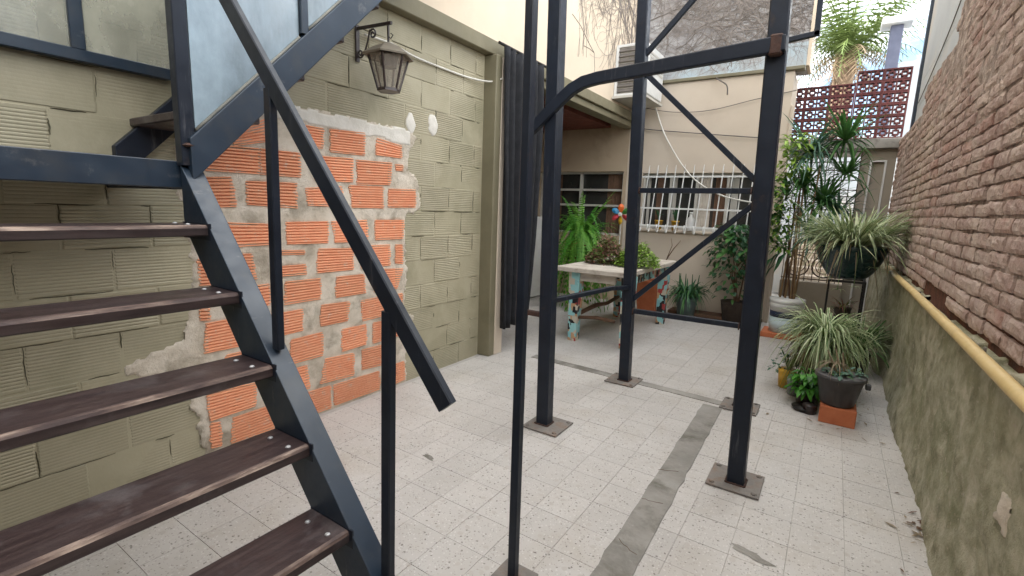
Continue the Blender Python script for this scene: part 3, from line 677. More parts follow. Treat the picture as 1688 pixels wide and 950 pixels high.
# ------------------------------------------------------------------ right wall: old bricks over rough plaster
rw = thing('brick_wall', 'old rough brick wall over crumbling olive plaster along the right side', 'wall')
FX = .505
b = MB(); b.box((FX + .032, -4, 0), (FX + .34, 7.42, 2.25)); b.box((FX + .032, 1.6, 2.251), (FX + .34, 5.6, 2.46)); b.box((FX + .032, 2.6, 2.461), (FX + .34, 4.4, 2.72)); b.build('wall_core', 'oldmortar', rw)
def hmort(y, z):
    top = (2.24 if y < 1.6 else 2.45 if y < 2.6 else 2.70) if y < 4.35 else (2.45 if y < 5.55 else 2.24)
    if z > top: return None
    up = max(0, min(1, (z - 1.5) / .8))
    return .010 * mnoise.noise((y * 1.1, z * 1.6, 6)) + (.005 + .006 * up) * mnoise.noise((y * 7, z * 9, 3)) + .003 * mnoise.noise((y * 24, z * 24, 1)) + .011 * up - .003
relief('mortar_face', 'oldmortar', -.9, 7.4, .98, 2.71, .022, FX + .011, hmort, rw, facing=-1)
def brick_mesh(L, H):
    b = MB(); ny, nz = 8, 4; sd = U(0, 99); vs = []
    for i in range(ny + 1):
        for j in range(nz + 1):
            y, z = L * (i / ny - .5), H * (j / nz - .5); e = (i in (0, ny)) + (j in (0, nz))
            x = -.004 * mnoise.noise((y * 22, z * 40, sd)) - .004 * mnoise.noise((y * 70, z * 70, sd)) + .0035 * e
            y += .005 * mnoise.noise((z * 30, i, sd + 3)); z += .0045 * mnoise.noise((y * 30, j, sd + 7))
            vs.append((x, y, z))
    fs = [(i * (nz + 1) + j, i * (nz + 1) + j + 1, (i + 1) * (nz + 1) + j + 1, (i + 1) * (nz + 1) + j) for i in range(ny) for j in range(nz)]
    ring = [i * (nz + 1) for i in range(ny + 1)] + [ny * (nz + 1) + j for j in range(1, nz + 1)] + [i * (nz + 1) + nz for i in range(ny - 1, -1, -1)] + [j for j in range(nz - 1, 0, -1)]
    o = len(vs); vs += [(.05, vs[k][1], vs[k][2]) for k in ring]; m = len(ring)
    fs += [(ring[k], ring[(k + 1) % m], o + (k + 1) % m, o + k) for k in range(m)]
    b.add(vs, fs); return b
bv = [brick_mesh(.236, .0525) for _ in range(12)]; bvm = [None] * 12
cands = []
for r in range(29):
    zc = .915 + .0645 * r
    y = -.95 + (0 if r % 2 else .12) + U(-.03, .03)
    while y < 7.35:
        L = .245 * U(.9, 1.06)
        top = (2.24 if y < 1.5 else 2.45 if y < 2.6 else 2.70) if y < 4.3 else (2.45 if y < 5.5 else 2.24)
        low = .885 + .03 * mnoise.noise((y * 2.5, 0, 0)) + (.03 if 3.2 < y < 3.9 else 0)
        if low < zc < top: cands.append((y + L / 2, zc, L, (y > 0) ))
        y += L + .004
def vis(y, z):
    d = Vector((FX, y, z)) - cpos; dep = d.dot(fw)
    if dep < .2: return 9e9
    u = d.dot(rt) / dep * 798.66 + 844; v = d.dot(dn) / dep * 798.66 + 475
    return dep if (-20 < u < 1720 and -25 < v < 970) else 1e6 + dep
cands.sort(key=lambda c: vis(c[0], c[1]))
rest = MB()
for k, (y, z, L, _) in enumerate(cands):
    vi = random.randrange(12); x = FX + .010 * mnoise.noise((y * 1.3, z * 1.3, 4)) + U(-.004, .004); rx = U(-.02, .02); rz = U(-.014, .014); zz = z + U(-.004, .004) + .008 * mnoise.noise((y * .8, 0, 2))
    if k < 296:
        if bvm[vi] is None: o = bv[vi].build('brick', 'oldbrick', rw); bvm[vi] = o.data
        else: o = inst('brick', bvm[vi], rw, (0, 0, 0))
        o.location = (x, y, zz); o.rotation_euler = (rx, 0, rz); o.scale = (1, L / .245, U(.93, 1.1))
    else:
        mt = Matrix.Translation((x, y, zz)) @ Matrix.Rotation(rz, 4, 'Z') @ Matrix.Rotation(rx, 4, 'X') @ Matrix.Diagonal((1, L / .245, 1, 1))
        rest.add([mt @ Vector(v) for v in bv[vi].v], bv[vi].f)
stuff(rest.build('far_bricks', 'oldbrick', rw))
def hp(y, z):
    topz = .865 + .018 * mnoise.noise((y * 5, 0, 3)) + (-.03 if 3.0 < y < 3.7 else 0)
    if z > topz + .02: return None
    h = .030 * mnoise.noise((y * .9, z * 1.6, 0)) + .010 * mnoise.noise((y * 5, z * 5, 1)) + .009 * mnoise.noise((y * 14, z * 11, 5)) + .005 * mnoise.noise((y * 40, z * 36, 2))
    if y > 5.0: h += .05 * min(1, (y - 5.0) / .15)
    h += .035 * max(0, 1 - z / .25) * (.6 + .4 * mnoise.noise((y * 2, 5, 5)))
    if z > topz: h = -.07
    return h
relief('plaster', 'plaster', -.9, 7.40, -.005, .93, .016, .487, hp, rw, facing=-1)
b = MB(); b.box((FX + .014, -.95, .80), (FX + .031, 7.4, .985)); b.build('recess', 'redearth', rw)
for (y, z, s_) in ((1.84, .485, .05),):
    def scar(yy, z_): 
        d = ((yy - y) / s_) ** 2 + ((z_ - z) / (s_ * 1.3)) ** 2 + .9 * mnoise.noise((yy * 22, z_ * 22, y))
        base = hp(yy, z_) or 0
        return base + .004 if d < .9 else (base - .012 if d < 1.6 else None)
    relief('bare_patch', 'mortar', y - .12, y + .12, z - .14, z + .14, .012, .487, scar, rw, facing=-1)
# pipe along the wall
pp = thing('gas_pipe', 'cream yellow pipe running along the right wall under the bricks', 'pipe')
b = MB(); P = [(.466 + .004 * mnoise.noise((y, 0, 0)), y, .853 + .006 * mnoise.noise((y * .8, 3, 0)) + .001 * y) for y in [-.9 + .25 * i for i in range(28)]]
b.tube(P, .021, 14); b.build('tube', 'pipe', pp, smooth=True)
b = MB(); b.tube([(.466, 5.45, .857), (.466, 5.53, .857)], .027, 14); b.build('coupling', 'pipe', pp, smooth=True)
for y in (2.3, 3.9):
    b = MB(); b.bar((.49, y, .83), (.49, y, .875), .02, .006, up=(1, 0, 0)); b.build('clip', 'rust', pp)
# white wall on top of the bricks
ww = thing('white_boundary_wall', 'tall white rendered wall rising above the old bricks', 'wall')
b = MB(); b.box((.56, 3.95, 2.73), (.84, 6.75, 3.65)); b.box((.561, 4.41, 2.47), (.839, 6.75, 2.729)); b.box((.562, 5.61, 2.255), (.838, 6.75, 2.469)); b.build('render', 'whitewall', ww)
b = MB(); b.box((.535, 6.752, 2.255), (.85, 6.84, 3.65)); b.build('end_post', 'steelb', ww)
cable([(.552, 4.1, 2.95), (.552, 4.5, 3.0), (.552, 5.1, 2.8), (.552, 5.9, 2.62), (.552, 6.6, 2.5)], .004, 'cableb', 'dark cable hanging across the white wall above the bricks')

# ------------------------------------------------------------------ passage end: breeze blocks, lintel, gate
bw = thing('breeze_block_wall', 'maroon breeze block parapet with square cut-outs above the passage', 'wall')
def breeze_mesh():
    b = MB(); w_, h_, d_ = .258, .130, .09; t = .0155
    def bx(x0, x1, z0, z1, y0=0, y1=d_): b.box((x0, y0, z0), (x1, y1, z1))
    bx(0, w_, 0, t); bx(0, w_, h_ - t, h_); bx(0, t, t, h_ - t); bx(w_ - t, w_, t, h_ - t)
    bx(w_ / 2 - .007, w_ / 2 + .007, t, h_ - t, .004, d_ - .004)
    for cx in (w_ * .265, w_ * .735):
        cz = h_ / 2; a = .031; t2 = .013
        y0, y1 = .003, d_ - .003
        bx(cx - a, cx + a, cz - a, cz - a + t2, y0, y1); bx(cx - a, cx + a, cz + a - t2, cz + a, y0, y1)
        bx(cx - a, cx - a + t2, cz - a + t2, cz + a - t2, y0, y1); bx(cx + a - t2, cx + a, cz - a + t2, cz + a - t2, y0, y1)
        bx(cx - .011, cx + .011, t, cz - a, y0, y1); bx(cx - .011, cx + .011, cz + a, h_ - t, y0, y1)
        bx(cx - .05, cx - a, cz - .006, cz + .006, y0, y1); bx(cx + a, cx + .05, cz - .006, cz + .006, y0, y1)
    return b
bme = None
for c in range(5):
    for r in range(6 if c >= 3 else 5):
        if bme is None: o = breeze_mesh().build('breeze_block', 'breeze', bw); bme = o.data
        else: o = inst('breeze_block', bme, bw, (0, 0, 0))
        o.location = (-.775 + .26 * c, 7.40, 2.27 + .132 * r)
b = MB(); b.bbox((-.83, 7.34, 2.15), (.83, 8.3, 2.266), .006); b.build('lintel', 'concrete', bw)
pw = thing('passage_wall', 'beige wall beside the passage with a white door frame', 'wall')
b = MB(); wall_open(b, .16, .504, 0, 2.148, 7.43, 7.60, [(.255, .42, 0, 2.02)]); b.build('wall', 'tanwall', pw)
b = MB()
for lo, hi in (((.256, 7.41, 0), (.275, 7.5, 2.018)), ((.40, 7.41, 0), (.419, 7.5, 2.018)), ((.2755, 7.41, 2.0), (.3995, 7.5, 2.018))): b.box(lo, hi)
dfr = b.build('door_frame', 'white', pw)
b = MB(); b.box((.276, 7.46, 0), (.399, 7.49, 1.999)); b.build('door', 'tanwall', pw)
b = MB(); b.bbox((-.53, 7.30, 0), (.158, 7.42, .49), .008); tag(b.build('low_wall', 'tanwall', None), 'low brown beige wall under the iron gate at the passage end', 'wall')
ig = thing('iron_grille', 'dark iron grille with round ornaments closing the passage', 'grille')
gy = 7.37
for k in range(9):
    x = -.52 + .085 * k; b = MB(); b.bar((x, gy, .49), (x, gy, 2.145), .010, .010, up=(0, 1, 0)); b.build('upright', 'brown_iron', ig)
for z in (.52, .86, .90, 1.20, 1.42, 1.50, 1.58, 1.66, 1.78, 1.90, 2.0, 2.12):
    b = MB(); b.bar((-.53, gy - .008, z), (.155, gy - .008, z), .008, .012); b.build('crossbar', 'brown_iron', ig)
for cx in (-.36, -.06):
    b = MB(); b.tube([(cx + .135 * math.cos(t), gy - .02, .69 + .135 * math.sin(t)) for t in [2 * math.pi * i / 28 for i in range(29)]], .010, 6)
    b.tube([(cx + .09 * math.cos(t), gy - .02, .69 + .09 * math.sin(t)) for t in [2 * math.pi * i / 24 for i in range(25)]], .006, 6); b.build('ring', 'brown_iron', ig)
st = thing('pale_steps', 'pale stone steps seen through the iron grille', 'steps')
for k in range(6):
    b = MB(); b.box((-.53, 8.2 + .22 * k, 0), (.55, 8.419 + .22 * k, .45 + .10 * k)); b.box((-.53, 8.185 + .22 * k, .452 + .10 * k), (.55, 8.42 + .22 * k, .475 + .10 * k)); b.build('step', 'cream2', st)
fwl = MB(); fwl.box((-.8, 9.6, 0), (2.2, 9.8, 2.6)); tag(fwl.build('white_house_wall', 'whitewall'), 'bright white house wall beyond the passage', 'wall')

rh = thing('rear_house', 'unseen tan house wall closing the courtyard behind the viewpoint', 'house')  # unseen wall inferred behind the viewpoint; height and distance set to darken the stairs
b = MB(); wall_open(b, -2.79, .5, 0, 4.2, -1.9, -1.6, [(-1.6, -.7, 0, 2.1)]); b.build('wall', 'tanwall', rh)
b = MB(); b.box((-1.6, -1.8, 0), (-.7, -1.75, 2.1)); b.build('door', 'tread', rh)

# ------------------------------------------------------------------ staircase
sc_ = thing('metal_staircase', 'blue black steel staircase with dark wooden treads and frosted glass balustrade', 'staircase')
YS = .78                                                  # face of the far stringer of the lower flight
sl = -1.176
def zmid(x): return .844 + (x + 1.395) * sl               # upper edge line of the stringer face
cs = math.cos(math.atan(abs(sl)))
def stringer(y0, y1, xa, xb, name='stringer'):
    b = MB(); dz = .137 / cs
    vs = []
    for x in (xa, xb):
        for y in (y0, y1): vs += [(x, y, zmid(x) - dz), (x, y, zmid(x))]
    # cut the foot level with the ground
    b.add(vs, [(0, 1, 3, 2), (4, 6, 7, 5), (0, 4, 5, 1), (2, 3, 7, 6), (1, 5, 7, 3), (0, 2, 6, 4)])
    o = b.build(name, 'steelb', sc_); md = o.modifiers.new('bev', 'BEVEL'); md.width = .003; md.segments = 2; return o
stringer(YS, YS + .066, -1.872, -.70)
stringer(-.052, -.02, -1.872, -.70)
RUN, RISE = .1715, .2017
bolt = MB(); bolt.lathe([(.0075, 0), (.0075, .002), (.004, .0045), (.001, .005)], 12); bolt_me = None
for k in range(6):
    xf = -1.705 + RUN * k; zt = 1.207 - RISE * k; xb_ = xf - .172
    t0, t1 = YS - .0015, -.019
    b = MB(); c = .010
    prof = [(xb_, zt - .036), (xf - .004, zt - .036), (xf, zt - .032), (xf, zt - .010), (xf - .004, zt - .003), (xf - .012, zt), (xb_, zt)]
    n = len(prof); vs = [(x, y, z) for y in (t0, t1) for x, z in prof]
    b.add(vs, [(i, (i + 1) % n, n + (i + 1) % n, n + i) for i in range(n)] + [tuple(range(n)), tuple(range(2 * n - 1, n - 1, -1))])
    for i, f in enumerate(b.f):
        if i in (3, 4): b.m[i] = 1
    o = b.build('tread', ['tread', 'nosing'], sc_)
    for dx in (.035, .125):
        if bolt_me is None: q = bolt.build('bolt', 'bolt', o, smooth=True); bolt_me = q.data
        else: q = inst('bolt', bolt_me, o, (0, 0, 0))
        q.location = (xf - dx, YS - .045, zt)
    b = MB(); b.box((xb_ - .004, YS - .001, zt - .05), (xf + .012, YS + .004, zt + .004)); b.build('tread_bracket', 'steel', sc_)
# landing
b = MB(); b.bbox((-1.935, -.9, 1.324), (-1.895, YS + .03, 1.415), .003); b.build('landing_beam', 'steelb', sc_)
b = MB(); b.box((-2.515, -.9, 1.385), (-1.936, YS + .03, 1.408)); b.build('landing_plate', 'steel', sc_)
b = MB(); b.bbox((-2.515, YS - .01, 1.32), (-1.936, YS + .03, 1.384), .003); b.build('landing_crossbeam', 'steel', sc_)
# upper flight along the wall
s2 = 1.022; c2 = math.cos(math.atan(s2))
def up_stringer(xa, xb, mat):
    b = MB(); dz = .10 / c2; vs = []
    for y in (.80, 2.75):
        zt = 1.462 + (y - .773) * s2
        for x in (xa, xb): vs += [(x, y, zt - dz), (x, y, zt)]
    b.add(vs, [(0, 1, 3, 2), (4, 6, 7, 5), (0, 4, 5, 1), (2, 3, 7, 6), (1, 5, 7, 3), (0, 2, 6, 4)])
    o = b.build('stringer', mat, sc_); md = o.modifiers.new('bev', 'BEVEL'); md.width = .003; md.segments = 2
up_stringer(-1.875, -1.83, 'steelb'); up_stringer(-2.515, -2.475, 'steel')
for k in range(9):
    y = .87 + .1973 * k; z = 1.61 + .2017 * k
    b = MB(); b.bbox((-2.518, y, z - .034), (-1.877, y + .2, z), .005); b.build('tread', 'tread', sc_)
b = MB(); b.bar((-1.868, .80, 1.40), (-1.868, .80, 3.4), .045, .045, up=(0, 1, 0)); b.build('newel_post', 'steel', sc_)
b = MB(); b.lathe([(.012, 0), (.02, .006), (.008, .014)], 8); b.build('weld', 'weld', sc_, loc=(-1.845, .80, 1.46))
def ztop(y): return 1.462 + (y - .773) * s2
for y in (1.245, 1.76, 2.28):
    b = MB(); b.bar((-1.852, y, ztop(y) + .001), (-1.852, y, ztop(y) + 1.0), .04, .03, up=(0, 1, 0)); b.build('baluster', 'steelb', sc_)
for (ya, yb) in ((.826, 1.226), (1.264, 1.741), (1.779, 2.261)):
    b = MB(); x0, x1 = -1.856, -1.850; vs = []
    for x in (x0, x1): vs += [(x, ya, ztop(ya) + .004), (x, yb, ztop(yb) + .004), (x, yb, ztop(yb) + .95), (x, ya, ztop(ya) + .95)]
    b.add(vs, [(0, 3, 2, 1), (4, 5, 6, 7), (0, 1, 5, 4), (1, 2, 6, 5), (2, 3, 7, 6), (3, 0, 4, 7)]); b.build('glass_panel', 'glass', sc_)
    b = MB(); b.tube([(-1.845, ya + (yb - ya) * i / 12, ztop(ya + (yb - ya) * i / 12) + .004 + .002 * mnoise.noise((i, ya, 0))) for i in range(13)], .006, 6); b.build('putty', 'putty', sc_, smooth=True)
# posts and handrail of the lower flight
b = MB(); b.bar((-1.385, YS + .034, zmid(-1.385) + .012), (-1.372, YS + .034, 1.605), .032, .024, up=(0, 1, 0)); b.build('rail_post', 'steel', sc_)
b = MB(); b.bar((-.908, YS + .034, 0), (-.895, YS + .034, 1.035), .033, .024, up=(0, 1, 0)); b.build('rail_post', 'steel', sc_)
b = MB(); hz = lambda x: .838 + (x + .70) * -1.186
b.bar((-2.2, YS + .034, hz(-2.2)), (-.70, YS + .034, hz(-.70)), .022, .050); b.build('handrail', 'steel', sc_)
# glazed screen beside the landing, standing off the block wall
gs = thing('glazed_screen', 'slate blue framed glass screen above the landing against the olive wall', 'glass screen')
b = MB(); b.bar((-2.49, -.8, 1.812), (-2.49, 1.02, 1.812), .04, .045); b.build('bottom_rail', 'steelb', gs)
for y in (-.3, .715, 1.20):
    b = MB(); b.bar((-2.49, y, 1.835 if y < 1 else 1.79), (-2.49, y, 2.49), .045, .04, up=(1, 0, 0)); b.build('mullion', 'steelb', gs)
for ya, yb in ((-.27, .692), (.738, 1.178)):
    b = MB(); b.box((-2.487, ya, 1.835), (-2.482, yb, 2.49)); b.build('glass', 'glass2', gs)

# ------------------------------------------------------------------ steel post frame
ff = thing('post_scaffold', 'open square frame of four dark steel posts on floor plates with diagonal braces', 'steel frame')
posts = dict(P2=((-1.335, 2.452), (-1.40, 2.452)), P3=((-1.222, 3.51), (-1.305, 3.51)), P4=((-.257, 2.467), (-.33, 2.467)), P5=((-.405, 3.53), (-.475, 3.53)))
plates = dict(P2=(-1.31, 2.452), P3=(-1.229, 3.51), P4=(-.262, 2.482), P5=(-.40, 3.528))
for k, (p0, p1) in posts.items():
    s_ = .078 if k != 'P5' else .07
    b = MB(); b.bar((*p0, .008), (*p1, 3.3), s_, s_, up=(0, 1, 0), c=.006); b.build('post', 'steel', ff)
    b = MB(); q_ = s_ / 2 + .003
    for (u0, v0), (u1, v1) in (((-1, -1), (1, -1)), ((1, -1), (1, 1)), ((1, 1), (-1, 1)), ((-1, 1), (-1, -1))):
        b.tube([(p0[0] + q_ * (u0 + (u1 - u0) * i / 9), p0[1] + q_ * (v0 + (v1 - v0) * i / 9), .014 + .0015 * (i % 2)) for i in range(10)], [.005 + .0018 * random.random() for i in range(10)], 5)
    b.build('weld', 'weld', ff, smooth=True)
    cx, cy = plates[k]; h = .115 if k != 'P4' else .118
    b = MB(); b.bbox((cx - h, cy - h, .003), (cx + h, cy + h, .0125), .002); pl = b.build('base_plate', 'rust', ff)
    for sx in (-1, 1):
        for sy in (-1, 1):
            b = MB(); b.lathe([(.013, .0126), (.013, .017), (.008, .021), (.002, .022)], 6); b.build('bolt', 'rust', pl, loc=(cx + sx * (h - .024), cy + sy * (h - .024), 0))
def pxy(k, z): a, b_ = posts[k]; t = z / 3.3; return (a[0] + (b_[0] - a[0]) * t, a[1] + (b_[1] - a[1]) * t)
def brace(a, za, c, zc, w_=.026, name='brace', mat='steel'):
    b = MB(); pa, pc = pxy(a, za), pxy(c, zc); b.bar((*pa, za), (*pc, zc), w_, .036, c=.003); o = b.build(name, mat, ff)
    b = MB(); d = (Vector((*pc, zc)) - Vector((*pa, za))).normalized()
    for P_, sg in ((Vector((*pa, za)), 1), (Vector((*pc, zc)), -1)):
        c0 = P_ + d * sg * .044
        b.tube([c0 + Vector((0, -.016 + .006 * math.cos(t), 0)) + Vector((0, .014 * math.sin(t) , .022 * math.cos(t))) for t in [i * .7 for i in range(10)]], [.004 + .002 * (i % 2) for i in range(10)], 5)
    b.build('weld', 'weld', o, smooth=True)
brace('P3', 2.30, 'P5', 1.50); brace('P3', .62, 'P5', 1.40); brace('P3', 2.36, 'P5', 3.2)
brace('P3', 1.455, 'P5', 1.462, name='crossbar'); brace('P3', .562, 'P5', .566, .03, name='crossbar')
b = MB(); b.bar((-1.345, 2.47, .765), (-1.26, 3.20, .765), .03, .03); b.bar((-1.26, 3.195, .765), (-1.24, 3.49, .738), .03, .03); b.build('side_bar', 'steel', ff)
b = MB(); b.bar((-1.50, 2.43, .685), (-1.38, 2.44, .682), .03, .03); b.build('bar_stub', 'weld', ff)
# bent square tube welded across the two front posts
b = MB(); y = 2.405; pts = [(-1.505, y, 1.718), (-1.42, y, 1.785), (-1.30, y, 1.885), (-1.245, y, 1.925), (-1.18, y, 1.953), (-1.10, y, 1.965), (-.70, y, 1.988), (-.262, y, 2.013)]
sec = [.030, .030, .030, .030, .030, .030, .031, .033]
vs = []
for i, p in enumerate(pts):
    a = Vector(pts[min(i + 1, len(pts) - 1)]) - Vector(pts[max(i - 1, 0)]); a.normalize(); u = Vector((-a.z, 0, a.x)); s_ = sec[i]
    vs += [Vector(p) + u * s_ + Vector((0, -.02, 0)), Vector(p) - u * s_ + Vector((0, -.02, 0)), Vector(p) - u * s_ + Vector((0, .02, 0)), Vector(p) + u * s_ + Vector((0, .02, 0))]
fs = [(4 * i + k, 4 * i + (k + 1) % 4, 4 * i + 4 + (k + 1) % 4, 4 * i + 4 + k) for i in range(len(pts) - 1) for k in range(4)] + [(0, 3, 2, 1), tuple(len(vs) - 4 + k for k in range(4))]
b.add(vs, fs); o = b.build('bent_tube', 'steel', ff); md = o.modifiers.new('bev', 'BEVEL'); md.width = .006; md.segments = 2; md.limit_method = 'ANGLE'
b = MB(); b.bbox((-.325, 2.383, 1.968), (-.272, 2.4265, 2.052), .008); b.build('weld', 'weld', ff)
b = MB(); b.bar((-.45, 3.55, 2.36), (-.215, 3.55, 2.385), .03, .03); b.bar((-.23, 3.55, 2.37), (-.245, 3.55, 3.3), .03, .03, up=(0, 1, 0)); b.build('side_bracket', 'steel', ff)
# nearer thin post
np_ = thing('steel_post', 'thin dark steel post standing in front of the frame, nearest the camera', 'post')
b = MB(); b.bar((-.803, 1.30, .006), (-.83, 1.30, 3.2), .030, .030, up=(0, 1, 0)); b.build('post', 'steel', np_)
b = MB(); b.bbox((-.87, 1.235, .003), (-.735, 1.365, .0105), .002); b.build('base_plate', 'rust', np_)

# ------------------------------------------------------------------ wall lantern
wl = thing('wall_lantern', 'six sided iron lantern hanging from a scrolled bracket on the olive wall', 'wall lantern')
b = MB(); b.bar((-2.512, 2.05, 2.13), (-2.512, 2.05, 2.335), .028, .012, up=(1, 0, 0)); b.build('wall_plate', 'lampred', wl)
b = MB(); b.bar((-2.51, 2.05, 2.315), (-2.22, 2.05, 2.300), .014, .018); b.build('arm', 'lampred', wl)
def spiral(c, r0, r1, a0, turns): return [(c[0] + (r0 + (r1 - r0) * t / 20) * math.cos(a0 + turns * 2 * math.pi * t / 20), 2.05, c[1] + (r0 + (r1 - r0) * t / 20) * math.sin(a0 + turns * 2 * math.pi * t / 20)) for t in range(21)]
b = MB(); b.tube([(-2.40, 2.05, 2.29), (-2.42, 2.05, 2.23), (-2.45, 2.05, 2.17), (-2.475, 2.05, 2.15)] + spiral((-2.485, 2.172), .024, .006, -1.2, -1.3), .0055, 6)
b.tube([(-2.40, 2.05, 2.29)] + spiral((-2.375, 2.265), .028, .006, 2.3, -1.4), .0055, 6); b.build('scroll', 'lampred', wl)
b = MB(); b.bar((-2.245, 2.05, 2.30), (-2.245, 2.05, 2.195), .008, .012, up=(0, 1, 0)); b.tube([(-2.225, 2.05, 2.245 + 0), (-2.225 + .018, 2.05, 2.235), (-2.225, 2.05, 2.218), (-2.24, 2.05, 2.23)], .003, 5); b.build('hanger', 'lampred', wl)
LC = (-2.245, 2.05)
def hexring(r, z, a0=0): return [(LC[0] + r * math.cos(a0 + k * math.pi / 3), LC[1] + r * math.sin(a0 + k * math.pi / 3), z) for k in range(6)]
b = MB(); rs = [hexring(.145, 2.118), hexring(.148, 2.126), hexring(.085, 2.168), hexring(.03, 2.192), hexring(.012, 2.20)]
vs = sum(rs, []); fs = [(i * 6 + k, i * 6 + (k + 1) % 6, i * 6 + 6 + (k + 1) % 6, i * 6 + 6 + k) for i in range(4) for k in range(6)] + [tuple(range(24, 30))]
inner = hexring(.128, 2.122) + hexring(.06, 2.155); o_ = len(vs); vs += inner
fs += [(k, o_ + k, o_ + (k + 1) % 6, (k + 1) % 6) for k in range(6)] + [(o_ + k, o_ + 6 + k, o_ + 6 + (k + 1) % 6, o_ + (k + 1) % 6) for k in range(6)]
b.add(vs, fs); b.build('roof', 'lampcap', wl)
T, Bq = hexring(.113, 2.118), hexring(.062, 1.945)
for k in range(6):
    b = MB(); b.bar(T[k], Bq[k], .012, .010, up=(0, 1, .1)); b.build('edge_bar', 'lampred', wl)
    a, c, d, e = T[k], T[(k + 1) % 6], Bq[(k + 1) % 6], Bq[k]; b = MB(); b.add([a, c, d, e], [(0, 1, 2, 3)])
    b.build('glass_pane', 'lampglass', wl)
b = MB(); Q = hexring(.066, 1.932) + hexring(.066, 1.948); b.add(Q, [(k, (k + 1) % 6, 6 + (k + 1) % 6, 6 + k) for k in range(6)] + [(5, 4, 3, 2, 1, 0), (6, 7, 8, 9, 10, 11)]); b.build('base', 'lampred', wl)
b = MB(); b.lathe([(.045, 2.065), (.055, 2.12), (.02, 2.15)], 12, (LC[0], LC[1], 0)); b.build('socket', 'black', wl)

# ------------------------------------------------------------------ foliage helpers
def blade(b, base, az, L, rise, droop, wd, mi=(0, 0, 0), segs=6, fold=.25):
    """strap leaf: arches out by L, rising then drooping; three strips wide"""
    d = Vector((math.cos(az), math.sin(az), 0)); sd = Vector((-d.y, d.x, 0)); vs = []
    tw = random.gauss(0, .75); kink = U(.35, 1.0) if random.random() < .3 else 2
    for i in range(segs + 1):
        t = i / segs; p = Vector(base) + d * (L * (t ** .85)) + Vector((0, 0, rise * t * 1.6 - droop * t * t - (max(0, t - kink) * .5 * L))) + sd * tw * .12 * L * t * t
        wv = wd * (math.sin(math.pi * min(1, .12 + t * .88)) ** .6) * (1 - .55 * t)
        if i == segs: wv = wd * .04
        up = Vector((0, 0, fold * wv))
        vs += [p - sd * wv + up, p - sd * wv * .4, p + sd * wv * .4, p + sd * wv + up]
    for s_ in range(3):
        b.add([], [], 0)
    o = len(b.v); b.v += [tuple(v) for v in vs]
    for i in range(segs):
        for k in range(3):
            b.f.append((o + i * 4 + k, o + i * 4 + k + 1, o + i * 4 + k + 5, o + i * 4 + k + 4)); b.m.append(mi[k])
def leaf(b, p, az, el, L, W, mi=0, droop=.3):
    d = Vector((math.cos(az) * math.cos(el), math.sin(az) * math.cos(el), math.sin(el))); sd = Vector((-math.sin(az), math.cos(az), 0)); p = Vector(p); n = sd.cross(d)
    m1 = p + d * L * .45; tip = p + d * L - Vector((0, 0, droop * L)); q1 = p + d * L * .78 - Vector((0, 0, droop * L * .5))
    vs = [p, m1 - sd * W / 2 - n * W * .12, m1, m1 + sd * W / 2 - n * W * .12, q1 - sd * W * .33, q1, q1 + sd * W * .33, tip]
    b.add(vs, [(0, 2, 1), (0, 3, 2), (1, 2, 5, 4), (2, 3, 6, 5), (4, 5, 7), (5, 6, 7)], mi)
def strap_clump(n, L, rise, droop, wd, pal, r=.05, rng=(0, 6.283), zr=.03):
    b = MB()
    for k in range(n):
        az = U(*rng); f = U(.55, 1.05); rr = r * math.sqrt(random.random())
        blade(b, (rr * math.cos(az), rr * math.sin(az), U(-zr, zr)), az, L * f, rise * U(.4, 1.3), droop * U(.6, 1.35), wd * U(.8, 1.15), random.choice(pal))
    return b

# hanging-height bowl with the spider plant on a black stand
ps = thing('plant_stand', 'black metal plant stand holding up the dark green bowl', 'plant stand'); ps.location = (.14, 5.2, 0)
for a in range(4):
    x, y = .13 * (1 if a in (0, 1) else -1), .13 * (1 if a in (0, 2) else -1)
    b = MB(); b.bar((x, y, 0), (x, y, .78), .016, .016, up=(0, 1, 0)); b.build('leg', 'black', ps)
for z in (.40, .772):
    b = MB(); 
    for (p, q) in (((-.13, -.13), (.13, -.13)), ((-.13, .13), (.13, .13)), ((-.13, -.12), (-.13, .12)), ((.13, -.12), (.13, .12))): b.bar((*p, z), (*q, z), .014, .02)
    if z < .5:
        for k in range(5): b.bar((-.12, -.10 + .05 * k, z + .005), (.12, -.10 + .05 * k, z + .005), .02, .006)
    b.build('shelf', 'black', ps)
sp = pot('plant_bowl', [(.12, 0), (.16, .03), (.22, .12), (.265, .25), (.278, .285), (.268, .29)], 'greenpot', 'glossy dark green bowl overflowing with variegated spider plant', 'potted plant', (.14, 5.2, .79), n=36)
b = strap_clump(520, .47, .26, .25, .0105, [(0, 1, 0), (0, 1, 0), (1, 0, 1), (0, 0, 1), (0, 0, 0)], .17)
b.build('foliage', ['lf_cream', 'lf_var'], sp, loc=(0, 0, .31))
b = strap_clump(60, .30, .10, .42, .008, [(0, 0, 0)], .2); b.build('dead_leaves', 'lf_dead', sp, loc=(0, 0, .30))
b = MB()
for k in range(7):
    az = (-2.2, -1.4, -2.8, -.9, -.2, -1.8, -2.5)[k]; x, y = .22 * math.cos(az), .22 * math.sin(az); L = U(.18, .4)
    b.tube([(x, y, .02), (x * 1.2, y * 1.2, -.02), (x * 1.25, y * 1.25, -L)], .0025, 4, mi=1)
    for j in range(6): blade(b, (x * 1.25, y * 1.25, -L), U(0, 6.28), .07, .03, .06, .005, (0, 1, 0), 4)
b.build('runners', ['lf_cream', 'lf_var'], sp, loc=(0, 0, .31))
t = pot('small_pot', [(.05, 0), (.065, .11), (.07, .12)], 'brown_iron', 'small red brown pot with a spiky plant on the stand shelf', 'potted plant', (.14, 5.14, .415))
